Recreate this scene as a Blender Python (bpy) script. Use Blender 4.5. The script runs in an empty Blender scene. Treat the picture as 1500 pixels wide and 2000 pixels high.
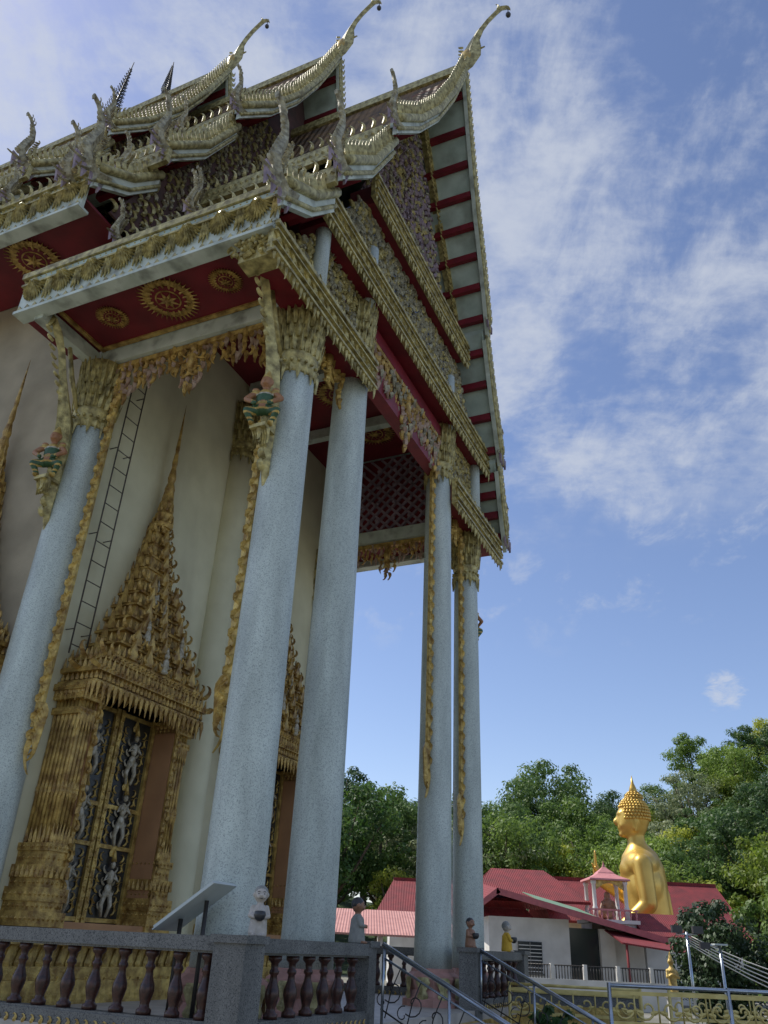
import bpy, math, random
from mathutils import Vector, Matrix
from math import sin, cos, pi, radians
random.seed(7)
U=random.uniform
V3=Vector
X=V3((1,0,0));Y=V3((0,1,0));Z=V3((0,0,1))
scn=bpy.context.scene
# ---------------------------------------------------------------- materials
def mat(name,c1,c2=None,rough=.6,metal=0,scale=6,detail=6,lo=.35,hi=.7,bump=0,bscale=30,btype='noise',bdist=.02,stain=None,trans=0,spec=.5):
    m=bpy.data.materials.new(name);m.use_nodes=True;n=m.node_tree.nodes;l=m.node_tree.links
    b=n['Principled BSDF'];b.inputs['Roughness'].default_value=rough;b.inputs['Metallic'].default_value=metal
    b.inputs['Specular IOR Level'].default_value=spec
    tc=n.new('ShaderNodeTexCoord')
    out=None
    if c2 is None: b.inputs['Base Color'].default_value=(*c1,1)
    else:
        t=n.new('ShaderNodeTexNoise');t.inputs['Scale'].default_value=scale;t.inputs['Detail'].default_value=detail
        l.new(tc.outputs['Object'],t.inputs['Vector'])
        r=n.new('ShaderNodeValToRGB');r.color_ramp.elements[0].position=lo;r.color_ramp.elements[1].position=hi
        r.color_ramp.elements[0].color=(*c2,1);r.color_ramp.elements[1].color=(*c1,1)
        l.new(t.outputs['Fac'],r.inputs['Fac']);out=r.outputs['Color']
        if stain:
            t2=n.new('ShaderNodeTexNoise');t2.inputs['Scale'].default_value=stain[1];t2.inputs['Detail'].default_value=8
            mp=n.new('ShaderNodeMapping');mp.inputs['Scale'].default_value=(1,1,stain[3] if len(stain)>3 else 1)
            l.new(tc.outputs['Object'],mp.inputs['Vector']);l.new(mp.outputs['Vector'],t2.inputs['Vector'])
            r2=n.new('ShaderNodeMapRange');r2.inputs['From Min'].default_value=.5;r2.inputs['From Max'].default_value=.75;r2.inputs['To Max'].default_value=stain[2]
            l.new(t2.outputs['Fac'],r2.inputs['Value'])
            mx=n.new('ShaderNodeMixRGB');mx.inputs['Color2'].default_value=(*stain[0],1)
            l.new(r2.outputs['Result'],mx.inputs['Fac']);l.new(out,mx.inputs['Color1']);out=mx.outputs['Color']
        l.new(out,b.inputs['Base Color'])
    if bump:
        if btype=='noise':
            q=n.new('ShaderNodeTexNoise');q.inputs['Detail'].default_value=5;o=q.outputs['Fac']
        else:
            q=n.new('ShaderNodeTexVoronoi');o=q.outputs['Distance']
        q.inputs['Scale'].default_value=bscale;l.new(tc.outputs['Object'],q.inputs['Vector'])
        bp=n.new('ShaderNodeBump');bp.inputs['Strength'].default_value=bump;bp.inputs['Distance'].default_value=bdist
        l.new(o,bp.inputs['Height']);l.new(bp.outputs['Normal'],b.inputs['Normal'])
    return m
def terrazzo(name,base,dark,scale,light=None,rough=.45,k1=.14,k2=.22):
    m=bpy.data.materials.new(name);m.use_nodes=True;n=m.node_tree.nodes;l=m.node_tree.links;b=n['Principled BSDF']
    b.inputs['Roughness'].default_value=rough
    tc=n.new('ShaderNodeTexCoord');v=n.new('ShaderNodeTexVoronoi');v.inputs['Scale'].default_value=scale
    l.new(tc.outputs['Object'],v.inputs['Vector'])
    sp=n.new('ShaderNodeSeparateColor');l.new(v.outputs['Color'],sp.inputs['Color'])
    r=n.new('ShaderNodeValToRGB');e=r.color_ramp.elements;e[0].position=0;e[0].color=(*dark,1);e[1].position=1;e[1].color=(*(light or base),1)
    k=e.new(k1);k.color=(*dark,1);k=e.new(k2);k.color=(*base,1);k=e.new(.75);k.color=(*base,1)
    l.new(sp.outputs[0],r.inputs['Fac'])
    t=n.new('ShaderNodeTexNoise');t.inputs['Scale'].default_value=1.3;t.inputs['Detail'].default_value=7
    mp=n.new('ShaderNodeMapping');mp.inputs['Scale'].default_value=(2.5,2.5,.5);l.new(tc.outputs['Object'],mp.inputs['Vector']);l.new(mp.outputs['Vector'],t.inputs['Vector'])
    mr=n.new('ShaderNodeMapRange');mr.inputs['From Min'].default_value=.3;mr.inputs['From Max'].default_value=.7;mr.inputs['To Min'].default_value=.66;mr.inputs['To Max'].default_value=1.06
    l.new(t.outputs['Fac'],mr.inputs['Value'])
    mx=n.new('ShaderNodeMixRGB');mx.blend_type='MULTIPLY';mx.inputs['Fac'].default_value=1
    l.new(r.outputs['Color'],mx.inputs['Color1']);l.new(mr.outputs['Result'],mx.inputs['Color2']);l.new(mx.outputs['Color'],b.inputs['Base Color'])
    bp=n.new('ShaderNodeBump');bp.inputs['Strength'].default_value=.2;bp.inputs['Distance'].default_value=.004
    l.new(v.outputs['Distance'],bp.inputs['Height']);l.new(bp.outputs['Normal'],b.inputs['Normal'])
    return m
def tiles(name,c1,c2,rowscale,colscale,axis_row='Z',axis_col='Y',dist=.05):
    m=mat(name,c1,c2,rough=.75,scale=2.2,lo=.3,hi=.7);n=m.node_tree.nodes;l=m.node_tree.links;b=n['Principled BSDF']
    tc=n.new('ShaderNodeTexCoord');w=n.new('ShaderNodeTexWave');w.bands_direction=axis_row;w.wave_profile='SAW';w.inputs['Scale'].default_value=rowscale
    w2=n.new('ShaderNodeTexWave');w2.bands_direction=axis_col;w2.inputs['Scale'].default_value=colscale
    l.new(tc.outputs['Object'],w.inputs['Vector']);l.new(tc.outputs['Object'],w2.inputs['Vector'])
    a=n.new('ShaderNodeMath');a.operation='ADD';l.new(w.outputs['Fac'],a.inputs[0]);l.new(w2.outputs['Fac'],a.inputs[1])
    bp=n.new('ShaderNodeBump');bp.inputs['Strength'].default_value=.9;bp.inputs['Distance'].default_value=dist
    l.new(a.outputs[0],bp.inputs['Height']);l.new(bp.outputs['Normal'],b.inputs['Normal'])
    return m
def leafmat(name,c1,c2,tr=.35):
    m=bpy.data.materials.new(name);m.use_nodes=True;n=m.node_tree.nodes;l=m.node_tree.links;n.clear()
    o=n.new('ShaderNodeOutputMaterial');d=n.new('ShaderNodeBsdfPrincipled');d.inputs['Roughness'].default_value=.55
    t=n.new('ShaderNodeBsdfTranslucent');mx=n.new('ShaderNodeMixShader');mx.inputs[0].default_value=tr
    tc=n.new('ShaderNodeTexCoord');nz=n.new('ShaderNodeTexNoise');nz.inputs['Scale'].default_value=.9;nz.inputs['Detail'].default_value=6
    l.new(tc.outputs['Object'],nz.inputs['Vector'])
    oi=n.new('ShaderNodeObjectInfo');a=n.new('ShaderNodeMath');a.operation='MULTIPLY_ADD';a.inputs[1].default_value=.6;a.inputs[2].default_value=-.24
    l.new(oi.outputs['Random'],a.inputs[0]);s=n.new('ShaderNodeMath');l.new(a.outputs[0],s.inputs[0]);l.new(nz.outputs['Fac'],s.inputs[1])
    r=n.new('ShaderNodeValToRGB');r.color_ramp.elements[0].position=.25;r.color_ramp.elements[1].position=.75
    r.color_ramp.elements[0].color=(*c1,1);r.color_ramp.elements[1].color=(*c2,1)
    l.new(s.outputs[0],r.inputs['Fac']);l.new(r.outputs['Color'],d.inputs['Base Color']);l.new(r.outputs['Color'],t.inputs['Color'])
    l.new(d.outputs[0],mx.inputs[1]);l.new(t.outputs[0],mx.inputs[2]);l.new(mx.outputs[0],o.inputs['Surface'])
    return m
M={}
M['gold']=mat('weathered_gold',(.74,.54,.16),(.28,.17,.045),rough=.42,metal=.3,scale=7,bump=.3,bscale=45,btype='v')
M['goldp']=mat('pale_gold',(.62,.56,.27),(.20,.17,.07),rough=.5,metal=.15,scale=9,bump=.3,bscale=45,btype='v')
M['goldc']=mat('capital_gold',(.70,.60,.25),(.20,.16,.06),rough=.42,metal=.2,scale=8,bump=.3,bscale=45,btype='v')
M['goldd']=mat('dark_gold',(.72,.50,.15),(.24,.13,.035),rough=.42,metal=.25,scale=7,bump=.3,bscale=45,btype='v')
M['silver']=mat('grey_gilt',(.52,.49,.34),(.17,.15,.10),rough=.6,metal=.05,scale=9,bump=.5,bscale=22,btype='v')
M['dim']=mat('dim_maroon',(.11,.05,.045),(.06,.035,.03),rough=.8,scale=4)
M['cream']=mat('cream_board',(.68,.74,.66),(.48,.54,.46),rough=.6,scale=2.5,stain=((.12,.12,.10),3,.8))
M['soffit']=mat('pale_soffit',(.56,.66,.58),(.40,.49,.42),rough=.7,scale=2,stain=((.16,.16,.12),1.5,.7))
M['red']=mat('red_paint',(.24,.014,.025),(.15,.010,.018),rough=.5,scale=3)
M['redc']=mat('red_ceiling',(.21,.014,.022),(.13,.010,.016),rough=.6,scale=2)
M['purple']=mat('pink_purple',(.40,.31,.36),(.20,.15,.18),rough=.6,scale=5)
M['valance']=mat('faded_pink_gilt',(.56,.42,.32),(.30,.18,.12),rough=.6,scale=9,bump=.3,bscale=40,btype='v')
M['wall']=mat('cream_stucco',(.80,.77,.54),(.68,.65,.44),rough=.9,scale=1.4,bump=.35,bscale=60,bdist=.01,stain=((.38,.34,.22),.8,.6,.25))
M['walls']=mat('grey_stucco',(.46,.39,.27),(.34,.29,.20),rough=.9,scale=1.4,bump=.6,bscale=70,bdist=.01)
M['col']=terrazzo('pale_terrazzo',(.58,.65,.59),(.36,.41,.39),105,(.68,.74,.68))
M['rail']=terrazzo('grey_terrazzo',(.17,.17,.155),(.07,.07,.07),110,(.26,.25,.23),.6)
M['bal']=mat('dark_red_stone',(.085,.032,.022),(.03,.014,.012),rough=.35,scale=30,bump=.1)
M['tile']=tiles('brown_roof_tile',(.26,.16,.08),(.08,.06,.045),1.6,1.4)
M['tiler']=tiles('red_roof_tile',(.25,.028,.033),(.15,.02,.024),3.2,3.4,'Z','X',.018)
M['pinkroof']=tiles('pink_sheet_roof',(.52,.26,.23),(.42,.19,.17),.6,3.2,'Z','X',.02)
M['greenroof']=mat('green_sheet',(.12,.25,.14),(.2,.3,.2),scale=3)
M['blue']=mat('blue_panel',(.18,.25,.42),(.10,.15,.30),rough=.5,scale=5)
M['orange']=mat('orange_plaster',(.52,.28,.13),(.40,.21,.10),rough=.7,scale=2)
M['navy']=mat('dark_lacquer',(.015,.02,.03),(.05,.045,.03),rough=.3,scale=8)
M['whiteor']=mat('pearl_ornament',(.62,.58,.46),(.30,.25,.15),rough=.4,scale=14)
M['floor']=mat('pale_paving',(.50,.46,.40),(.36,.33,.29),rough=.5,scale=3,bump=.1)
M['ground']=mat('grey_ground',(.22,.21,.18),(.14,.14,.11),rough=.9,scale=.6)
M['hill']=mat('hill_green',(.05,.09,.025),(.025,.045,.012),rough=1,scale=.3)
M['white']=mat('white_paint',(.76,.74,.70),(.60,.58,.54),rough=.7,scale=1.5)
M['pink']=mat('pink_paint',(.48,.13,.14),(.36,.10,.11),rough=.6,scale=6)
M['pinkp']=mat('pavilion_pink',(.62,.26,.26),(.5,.2,.2),rough=.6,scale=6)
M['basep']=mat('faded_lotus_pink',(.56,.30,.25),(.38,.21,.17),rough=.7,scale=6)
M['steel']=mat('steel_pipe',(.45,.50,.55),(.35,.38,.42),rough=.25,metal=.9)
M['yellow']=mat('yellow_enamel',(.74,.60,.22),(.52,.40,.12),rough=.4,metal=.1,scale=5)
M['black']=mat('black_iron',(.02,.02,.02),(.04,.035,.03),rough=.5,scale=10)
M['rust']=mat('faded_iron',(.12,.10,.08),(.07,.06,.05),rough=.7,scale=10)
M['glass']=mat('dark_glass',(.03,.035,.04),rough=.15)
M['buddha']=mat('bright_gold',(.74,.50,.12),(.54,.35,.08),rough=.38,metal=.55,scale=.8)
M['skin']=mat('pale_figurine',(.55,.50,.44),(.4,.36,.3),rough=.5,scale=20)
M['skinb']=mat('brown_figurine',(.35,.18,.10),(.24,.12,.07),rough=.45,scale=20)
M['robeg']=mat('grey_robe',(.30,.30,.27),(.22,.22,.2),rough=.7,scale=20)
M['robey']=mat('yellow_robe',(.72,.45,.04),(.6,.35,.03),rough=.7,scale=20)
M['dark']=mat('dark_paint',(.025,.025,.03),(.04,.04,.04),rough=.35)
M['teal']=mat('teal_paint',(.05,.12,.05),(.03,.08,.035),rough=.5,scale=20)
M['skino']=mat('orange_skin',(.42,.20,.09),(.30,.14,.06),rough=.5,scale=20)
M['bark']=mat('bark',(.12,.09,.06),(.06,.045,.03),rough=.9,scale=5)
M['leafa']=leafmat('leaf_mid',(.05,.115,.025),(.21,.31,.055),.45)
M['leafb']=leafmat('leaf_bright',(.13,.20,.025),(.40,.44,.06),.5)
M['leafc']=leafmat('leaf_dark',(.032,.078,.026),(.12,.20,.05),.4)
M['leafp']=leafmat('leaf_pale',(.13,.18,.08),(.31,.35,.18),.4)
M['leafd']=leafmat('leaf_bush',(.022,.05,.02),(.09,.15,.04),.25)
M['screen']=mat('frosted_panel',(.55,.60,.58),(.42,.47,.45),rough=.35,scale=2)
# ---------------------------------------------------------------- mesh builder
class MB:
    def __init__(s): s.v=[];s.f=[];s.m=[];s.sm=[];s.mi=0
    def add(s,vs,fs,smooth=False):
        o=len(s.v);s.v+=[tuple(v) for v in vs]
        for f in fs: s.f.append(tuple(i+o for i in f));s.m.append(s.mi);s.sm.append(smooth)
    def obox(s,c,a,b,d):
        c=V3(c);vs=[c+a*i+b*j+d*k for i in(-1,1) for j in(-1,1) for k in(-1,1)]
        s.add(vs,[(0,1,3,2),(4,6,7,5),(0,4,5,1),(2,3,7,6),(0,2,6,4),(1,5,7,3)])
    def box(s,x0,x1,y0,y1,z0,z1):
        s.obox(((x0+x1)/2,(y0+y1)/2,(z0+z1)/2),X*((x1-x0)/2),Y*((y1-y0)/2),Z*((z1-z0)/2))
    def beam(s,p,q,w,h,up=Z):
        p=V3(p);q=V3(q);a=q-p;sd=a.cross(up)
        if sd.length<1e-5: sd=a.cross(X)
        sd.normalize();u=sd.cross(a).normalized();s.obox((p+q)/2,a/2,sd*w/2,u*h/2)
    def lathe(s,c,prof,n=16,smooth=True,rot=0,mod=None):
        c=V3(c);vs=[];m=len(prof)
        for (r,z) in prof:
            for i in range(n):
                a=2*pi*i/n+rot;k=mod(i) if mod else 1
                vs.append(c+V3((cos(a)*r*k,sin(a)*r*k,z)))
        fs=[(j*n+i,j*n+(i+1)%n,(j+1)*n+(i+1)%n,(j+1)*n+i) for j in range(m-1) for i in range(n)]
        fs.append(tuple(range(n-1,-1,-1)));fs.append(tuple((m-1)*n+i for i in range(n)))
        s.add(vs,fs,smooth)
    def tube(s,pts,rs,n=8,smooth=True):
        pts=[V3(p) for p in pts];m=len(pts)
        if not hasattr(rs,'__len__'): rs=[rs]*m
        vs=[];ref=None
        for i,p in enumerate(pts):
            t=(pts[min(i+1,m-1)]-pts[max(i-1,0)]).normalized()
            if ref is None: ref=t.cross(Z if abs(t.z)<.9 else X).normalized()
            else: ref=(ref-t*ref.dot(t)).normalized()
            b=t.cross(ref)
            for k in range(n):
                a=2*pi*k/n;vs.append(p+(ref*cos(a)+b*sin(a))*rs[i])
        fs=[(j*n+i,j*n+(i+1)%n,(j+1)*n+(i+1)%n,(j+1)*n+i) for j in range(m-1) for i in range(n)]
        fs.append(tuple(range(n-1,-1,-1)));fs.append(tuple((m-1)*n+i for i in range(n)))
        s.add(vs,fs,smooth)
    def ell(s,c,r,n=14,m=9,rot=None):
        c=V3(c);vs=[];
        if not hasattr(r,'__len__'): r=(r,r,r)
        def P(a,b):
            q=V3((r[0]*sin(b)*cos(a),r[1]*sin(b)*sin(a),r[2]*cos(b)))
            if rot: q=rot@q
            return c+q
        vs=[P(0,0)]
        for j in range(1,m):
            for i in range(n): vs.append(P(2*pi*i/n,pi*j/m))
        vs.append(P(0,pi));L=len(vs)-1
        fs=[(0,1+i,1+(i+1)%n) for i in range(n)]
        for j in range(m-2):
            for i in range(n): fs.append((1+j*n+i,1+(j+1)*n+i,1+(j+1)*n+(i+1)%n,1+j*n+(i+1)%n))
        fs+=[(1+(m-2)*n+i,L,1+(m-2)*n+(i+1)%n) for i in range(n)]
        s.add(vs,fs,True)
    def cap(s,p,q,r1,r2,n=12):
        s.tube([p,q],[r1,r2],n);s.ell(p,r1,n,8);s.ell(q,r2,n,8)
    def prism(s,pts,O,U_,V_,th):
        O=V3(O);N=U_.cross(V_).normalized();n=len(pts)
        a=[O+U_*x+V_*y for x,y in pts];b=[p+N*th for p in a]
        fs=[tuple(range(n-1,-1,-1)),tuple(range(n,2*n))]+[(i,(i+1)%n,n+(i+1)%n,n+i) for i in range(n)]
        s.add(a+b,fs)
    def blade(s,pts,ws,N,th):
        n=len(pts);vs=[];mw=max(ws)
        for i,p in enumerate(pts):
            t=(pts[min(i+1,n-1)]-pts[max(i-1,0)])
            sd=N.cross(t).normalized();w=ws[i];k=th*(.35+.65*w/mw)
            vs+=[p+sd*w,p+N*k,p-sd*w,p-N*k]
        fs=[(j*4+i,j*4+(i+1)%4,(j+1)*4+(i+1)%4,(j+1)*4+i) for j in range(n-1) for i in range(4)]
        fs+=[(3,2,1,0),((n-1)*4,(n-1)*4+1,(n-1)*4+2,(n-1)*4+3)]
        s.add(vs,fs)
    def flame(s,O,U_,V_,L,w,curl,th=.03,seg=5,a0=None):
        N=U_.cross(V_).normalized();p=V3(O);pts=[];ws=[]
        if a0 is None: a0=-curl*.5
        for i in range(seg+1):
            q=i/seg;pts.append(p.copy());ws.append(w*((.6+.4*sin(pi*min(1,q*1.7)))*(1-q)**.6+.02))
            a=a0+curl*1.7*q;p=p+(V_*cos(a)+U_*sin(a))*(L/seg)
        s.blade(pts,ws,N,th)
    def obj(s,name,mats,parent=None,loc=(0,0,0),rz=0,label=None):
        me=bpy.data.meshes.new(name);me.from_pydata(s.v,[],s.f);me.update()
        for m in mats: me.materials.append(M[m] if isinstance(m,str) else m)
        me.polygons.foreach_set('material_index',s.m);me.polygons.foreach_set('use_smooth',s.sm)
        o=bpy.data.objects.new(name,me);scn.collection.objects.link(o);o.location=loc;o.rotation_euler[2]=rz
        if parent: o.parent=parent
        if label: o['label']=label
        return o
def thing(name,label,cat,loc=(0,0,0),rz=0,group=None,parent=None):
    o=bpy.data.objects.new(name,None);scn.collection.objects.link(o);o.location=loc;o.rotation_euler[2]=rz;o.empty_display_size=.3
    if parent: o.parent=parent
    else:
        o['label']=label;o['category']=cat
        if group:o['group']=group
    return o
def solid(mb,name,mats,voxel,parent=None,matfn=None,smooth=4,loc=(0,0,0),rz=0,label=None):
    o=mb.obj(name,mats,parent,loc,rz,label)
    r=o.modifiers.new('r','REMESH');r.mode='VOXEL';r.voxel_size=voxel;r.use_smooth_shade=True
    q=o.modifiers.new('s','SMOOTH');q.iterations=smooth;q.factor=.5
    bpy.context.view_layer.update()
    dg=bpy.context.evaluated_depsgraph_get();me=bpy.data.meshes.new_from_object(o.evaluated_get(dg))
    o.modifiers.clear();o.data=me;me.materials.clear()
    for m in mats: me.materials.append(M[m])
    for p in me.polygons:
        p.use_smooth=True
        p.material_index=matfn(p.center) if matfn else 0
    return o
# ---------------------------------------------------------------- temple frame
ANG=math.atan2(.9034,.4288);FL=.78;E=.82
TO=V3((-1.5,10,FL));RM=Matrix.Rotation(ANG,4,'Z')
def T(t,w,z=0): return TO+RM@V3((t,w,z))
temple=thing('temple','ornate Thai temple hall with gilded gables, tall pale terrazzo columns','temple',TO,ANG)
C=4.1
class HB(MB):
    def obj(s,name,mats,parent=temple,loc=(0,0,0),rz=0,label=None):
        return MB.obj(s,name,mats,parent,(loc[0],loc[1],loc[2]+E),rz,label)
def beads(mb,O,U_,L,N,r=.03,sp=.1):
    n=int(L/sp);O=V3(O)
    for i in range(n):
        p=O+U_*((i+.5)*L/n);mb.add([p+U_*r,p+N*r,p-U_*r,p+Z*r,p-Z*r],[(0,1,3),(1,2,3),(1,0,4),(2,1,4)])
def leafrow(mb,O,U_,L,V_,h,w,n,N,th=.03,curl=.0):
    O=V3(O)
    for i in range(n):
        p=O+U_*((i+.5)*L/n);UU=V_.cross(N)
        mb.flame(p,UU,V_,h*U(.92,1.08),w,curl,th,4)
def band(mb,O,U_,L,H,N,fr=.2):
    O=V3(O)
    mb.obox(O+U_*L/2+Z*H/2-N*.04,U_*L/2,N*.04,Z*H/2)
    for z,h in((.03,.025),(H*.3,.015),(H-.2,.015),(H-.04,.035)):
        mb.obox(O+U_*L/2+Z*z+N*.03,U_*L/2,N*.04,Z*h)
    beads(mb,O+Z*(H*.16)+N*.0,U_,L,N,.045,.11)
    beads(mb,O+Z*(H-.12)+N*.0,U_,L,N,.035,.1)
    n=int(L/.11)
    for i in range(n):
        p=O+U_*((i+.5)*L/n)+Z*(H*.32)+N*.02;c=1.7 if i%2 else -1.7
        mb.flame(p,U_,Z,H*.44,.042,c,.06,5)
    n=int(L/.11)
    for i in range(n):
        p=O+U_*((i+.5)*L/n)+N*.03
        mb.flame(p,U_,-Z,fr*(1 if i%2 else .55),.045,.3*(-1)**i,.03,4)
    n=int(L/.14)
    for i in range(n):
        p=O+U_*((i+.5)*L/n)+Z*H+N*.02
        mb.flame(p,U_,Z,.16 if i%2 else .10,.04,1.0*(-1)**i,.03,4)
def carve(mb,poly,O,U_,V_,N,step=.2,size=.26,cx=None,mats=(0,)):
    def ins(x,y):
        c=False;j=len(poly)-1
        for i in range(len(poly)):
            xi,yi=poly[i];xj,yj=poly[j]
            if (yi>y)!=(yj>y) and x<(xj-xi)*(y-yi)/(yj-yi)+xi: c=not c
            j=i
        return c
    x0=min(p[0] for p in poly);x1=max(p[0] for p in poly);y0=min(p[1] for p in poly);y1=max(p[1] for p in poly)
    if cx is None: cx=(x0+x1)/2
    y=y0+step*.4
    while y<y1:
        x=x0+step*.4
        while x<x1:
            if ins(x,y):
                s=1 if x>cx else -1;p=V3(O)+U_*(x+U(-.04,.04))+V_*(y+U(-.04,.04))+N*.02
                mb.mi=random.choice(mats);a=U(-.9,.9)
                UU=U_*cos(a)+V_*sin(a);VV=V_*cos(a)-U_*sin(a)
                mb.flame(p,UU*s,VV,size*U(.8,1.4),size*.17,U(1.4,2.8),.06,7)
                if random.random()<.4: mb.ell(p+N*.04,.03,6,4)
            x+=step
        y+=step
# ---------------------------------------------------------------- terrace
tb=MB();tb.box(-.98,9.2,-.86,26,-FL,0);tb.mi=1
tb.box(-1.02,9.24,-.90,26,-.26,-.14)
terr=tb.obj('terrace',['floor','gold'],None,TO,ANG);terr['kind']='structure'
sb=MB()
for i in range(4): sb.box(2.2,6.0,-.86-.34*(i+1),-.86-.34*i,-FL,-.156*(i+1))
st=sb.obj('stairs',['floor'],None,TO,ANG);st['kind']='structure'
# ---------------------------------------------------------------- walls
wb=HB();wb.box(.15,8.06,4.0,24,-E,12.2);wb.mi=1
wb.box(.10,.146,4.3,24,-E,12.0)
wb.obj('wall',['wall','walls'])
pb=HB()
for (z0,z1,o) in ((-E,-.55,.95),(-.55,-.4,.80),(-.4,-.15,.72),(-.15,0.03,.9)):
    pb.box(.15-o*.2,8.06+o*.2,4.0-o,3.998,z0,z1)
leafrow(pb,(0,3.26,-.42),X,8.2,Z,.26,.07,46,-Y,.05)
leafrow(pb,(0,3.06,-.78),X,8.2,Z,.26,.07,46,-Y,.05)
pb.obj('plinth',['gold'])
def capital(mb,r,z0,z1,n=18):
    H=z1-z0
    mb.lathe((0,0,0),[(r*1.02,z0-.30),(r*1.1,z0-.27),(r*1.1,z0-.20),(r*1.02,z0-.18),(r*1.03,z0-.02),(r*1.12,z0+.02),(r*1.12,z0+.09),(r*1.03,z0+.12),(r*1.02,z0+.3*H),(r*1.06,z0+.7*H),(r*1.14,z1-.12),(r*1.14,z1)],24)
    for ring,(zz,rr,hh,ww,nn) in enumerate(((z0+.1,r*1.06,H*.42,.07,n),(z0+.32*H,r*1.07,H*.40,.065,n),(z0+.55*H,r*1.09,H*.46,.06,n+4))):
        for i in range(nn):
            a=2*pi*(i+.5*(ring%2))/nn;o=V3((cos(a),sin(a),0));tg=V3((-sin(a),cos(a),0))
            VV=(Z+o*(.07+.04*ring)).normalized()
            mb.flame(o*rr+Z*zz,tg,VV,hh,ww,0,.05,5)
            mb.tube([o*(rr+.04)+Z*zz,o*(rr+.05+hh*.09)+Z*(zz+hh*.8)],[.016,.006],4)
    for i in range(n):
        a=2*pi*i/n;o=V3((cos(a),sin(a),0));tg=V3((-sin(a),cos(a),0))
        mb.flame(o*r*1.08+Z*(z0-.18),tg,(-Z+o*.03).normalized(),.3 if i%2 else .18,.06,0,.04,4)
        mb.ell(o*r*1.1+Z*(z0-.09),.032,6,4)
def column(t,w,h,r,cap_h=1.15,base=True,stub=0,m='col'):
    sh=MB();zb=.55 if base else 0
    zt=h+E
    prof=[(r*1.02,zb),(r*1.0,zb+.4)]+[(r*(1-.13*k/8),zb+.4+(zt-zb-.4)*k/8) for k in range(1,9)]
    sh.lathe((0,0,0),prof,40)
    o=sh.obj('column',[m],temple,(t,w,0))
    rt=r*.87
    cp=MB();capital(cp,rt,zt+.02,zt+cap_h)
    cp.obj('capital',['goldc'],o)
    if base:
        b=MB();b.mi=0
        b.lathe((0,0,0),[(r*1.55,0),(r*1.55,.1),(r*1.35,.14),(r*1.2,.24),(r*1.45,.40),(r*1.42,.44),(r*1.15,.5),(r*1.1,.552)],8,False,pi/8)
        b.mi=1
        for i in range(8):
            a=2*pi*i/8;oo=V3((cos(a),sin(a),0));tg=V3((-sin(a),cos(a),0))
            b.flame(oo*r*1.36+Z*.42,tg,-Z,.3,.15,0,.03,4);b.flame(oo*r*1.36+Z*.1,tg,Z,.22,.12,0,.03,4)
        b.obj('column_base',['basep','goldp'],o)
    if stub:
        s2=MB();s2.lathe((0,-.24,0),[(.14,zt+cap_h-.1),(.14,zt+cap_h+stub)],16);s2.obj('column_stub',['col'],o)
    return o
column(0,0,7.94,.36,stub=2.6)
column(1.84,0,9.6,.345,stub=1.5)
column(6.33,0,9.7,.325,stub=1.5)
column(8.21,0,7.94,.31,stub=2.6)
column(0,4.13,7.94,.36)
column(8.21,4.13,7.94,.31)
column(C,3.96,9.8,.33,base=False,m='wall')
# ---------------------------------------------------------------- beams and ceilings
for (x0,x1,y0,y1,z0,z1) in((-.14,.14,-.1,4.2,9.1,9.42),(8.07,8.35,-.1,4.2,9.1,9.42),(-1.5,-.145,-.02,.18,9.14,9.40),(-1.5,-.145,4.22,4.42,9.14,9.40),(8.36,9.7,-.02,.18,9.14,9.40),(8.36,9.7,4.22,4.42,9.14,9.40),(C-.12,C+.12,.2,3.9,11.35,11.62),(1.74,1.94,.2,3.9,11.35,11.62),(6.25,6.45,.2,3.9,11.35,11.62)):
    b=HB();b.box(x0,x1,y0,y1,z0,z1);b.obj('ceiling_beam',['cream'])
for (x0,x1,y0,y1,z0,z1) in((.0,8.2,-.10,.16,9.46,9.9),(1.84,6.33,-.16,.18,10.42,10.72),(-1.2,1.85,-.37,.15,8.9,9.38),(6.35,9.4,-.37,.15,8.9,9.38),(-.2,8.4,-.43,.15,10.86,11.40),(1.45,6.75,-.46,.15,13.14,13.66)):
    b=HB();b.box(x0,x1,y0,y1,z0,z1);b.obj('front_beam',['red'])
for (x0,x1,y0,y1,z0,z1) in((-1.5,-.15,-.1,4.9,9.44,9.5),(8.36,9.7,-.1,4.9,9.44,9.5),(.1,8.1,.17,4.0,11.64,11.7),(-1.6,.08,4.0,24,11.86,11.92)):
    b=HB();b.box(x0,x1,y0,y1,z0,z1);b.obj('ceiling',['redc'])
b=HB();b.box(.14,.16,.2,3.99,9.45,11.63);b.obj('inner_panel',['redc'])
b=HB();b.box(-1.5,-.15,.25,.33,9.40,9.438);b.box(-1.5,-.15,4.08,4.16,9.40,9.438);b.box(-.24,-.16,.34,4.07,9.40,9.438);b.box(-1.5,-1.42,.34,4.07,9.40,9.438);b.obj('soffit_edging',['goldd'])
lt=HB();lt.box(8.17,8.24,.2,4.1,9.42,11.63);lt.mi=1
for k in range(-6,14):
    for sg in (1,-1):
        a=V3((8.14,.2+.3*k,9.45));b=a+V3((0,2.15*sg,2.15))
        y0,y1=a.y,b.y;lo,hi=.25,4.05;d=y1-y0
        ts=sorted([(lo-y0)/d,(hi-y0)/d]);s0=max(0,ts[0]);s1=min(1,ts[1])
        if s1-s0>.05: lt.beam(a.lerp(b,s0),a.lerp(b,s1),.07,.06)
for k in range(8):
    for j in range(4): lt.ell((8.12,.55+.46*k,9.75+.5*j),(.03,.07,.07),6,4)
lt.obj('lattice_panel',['redc','purple'])
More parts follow.
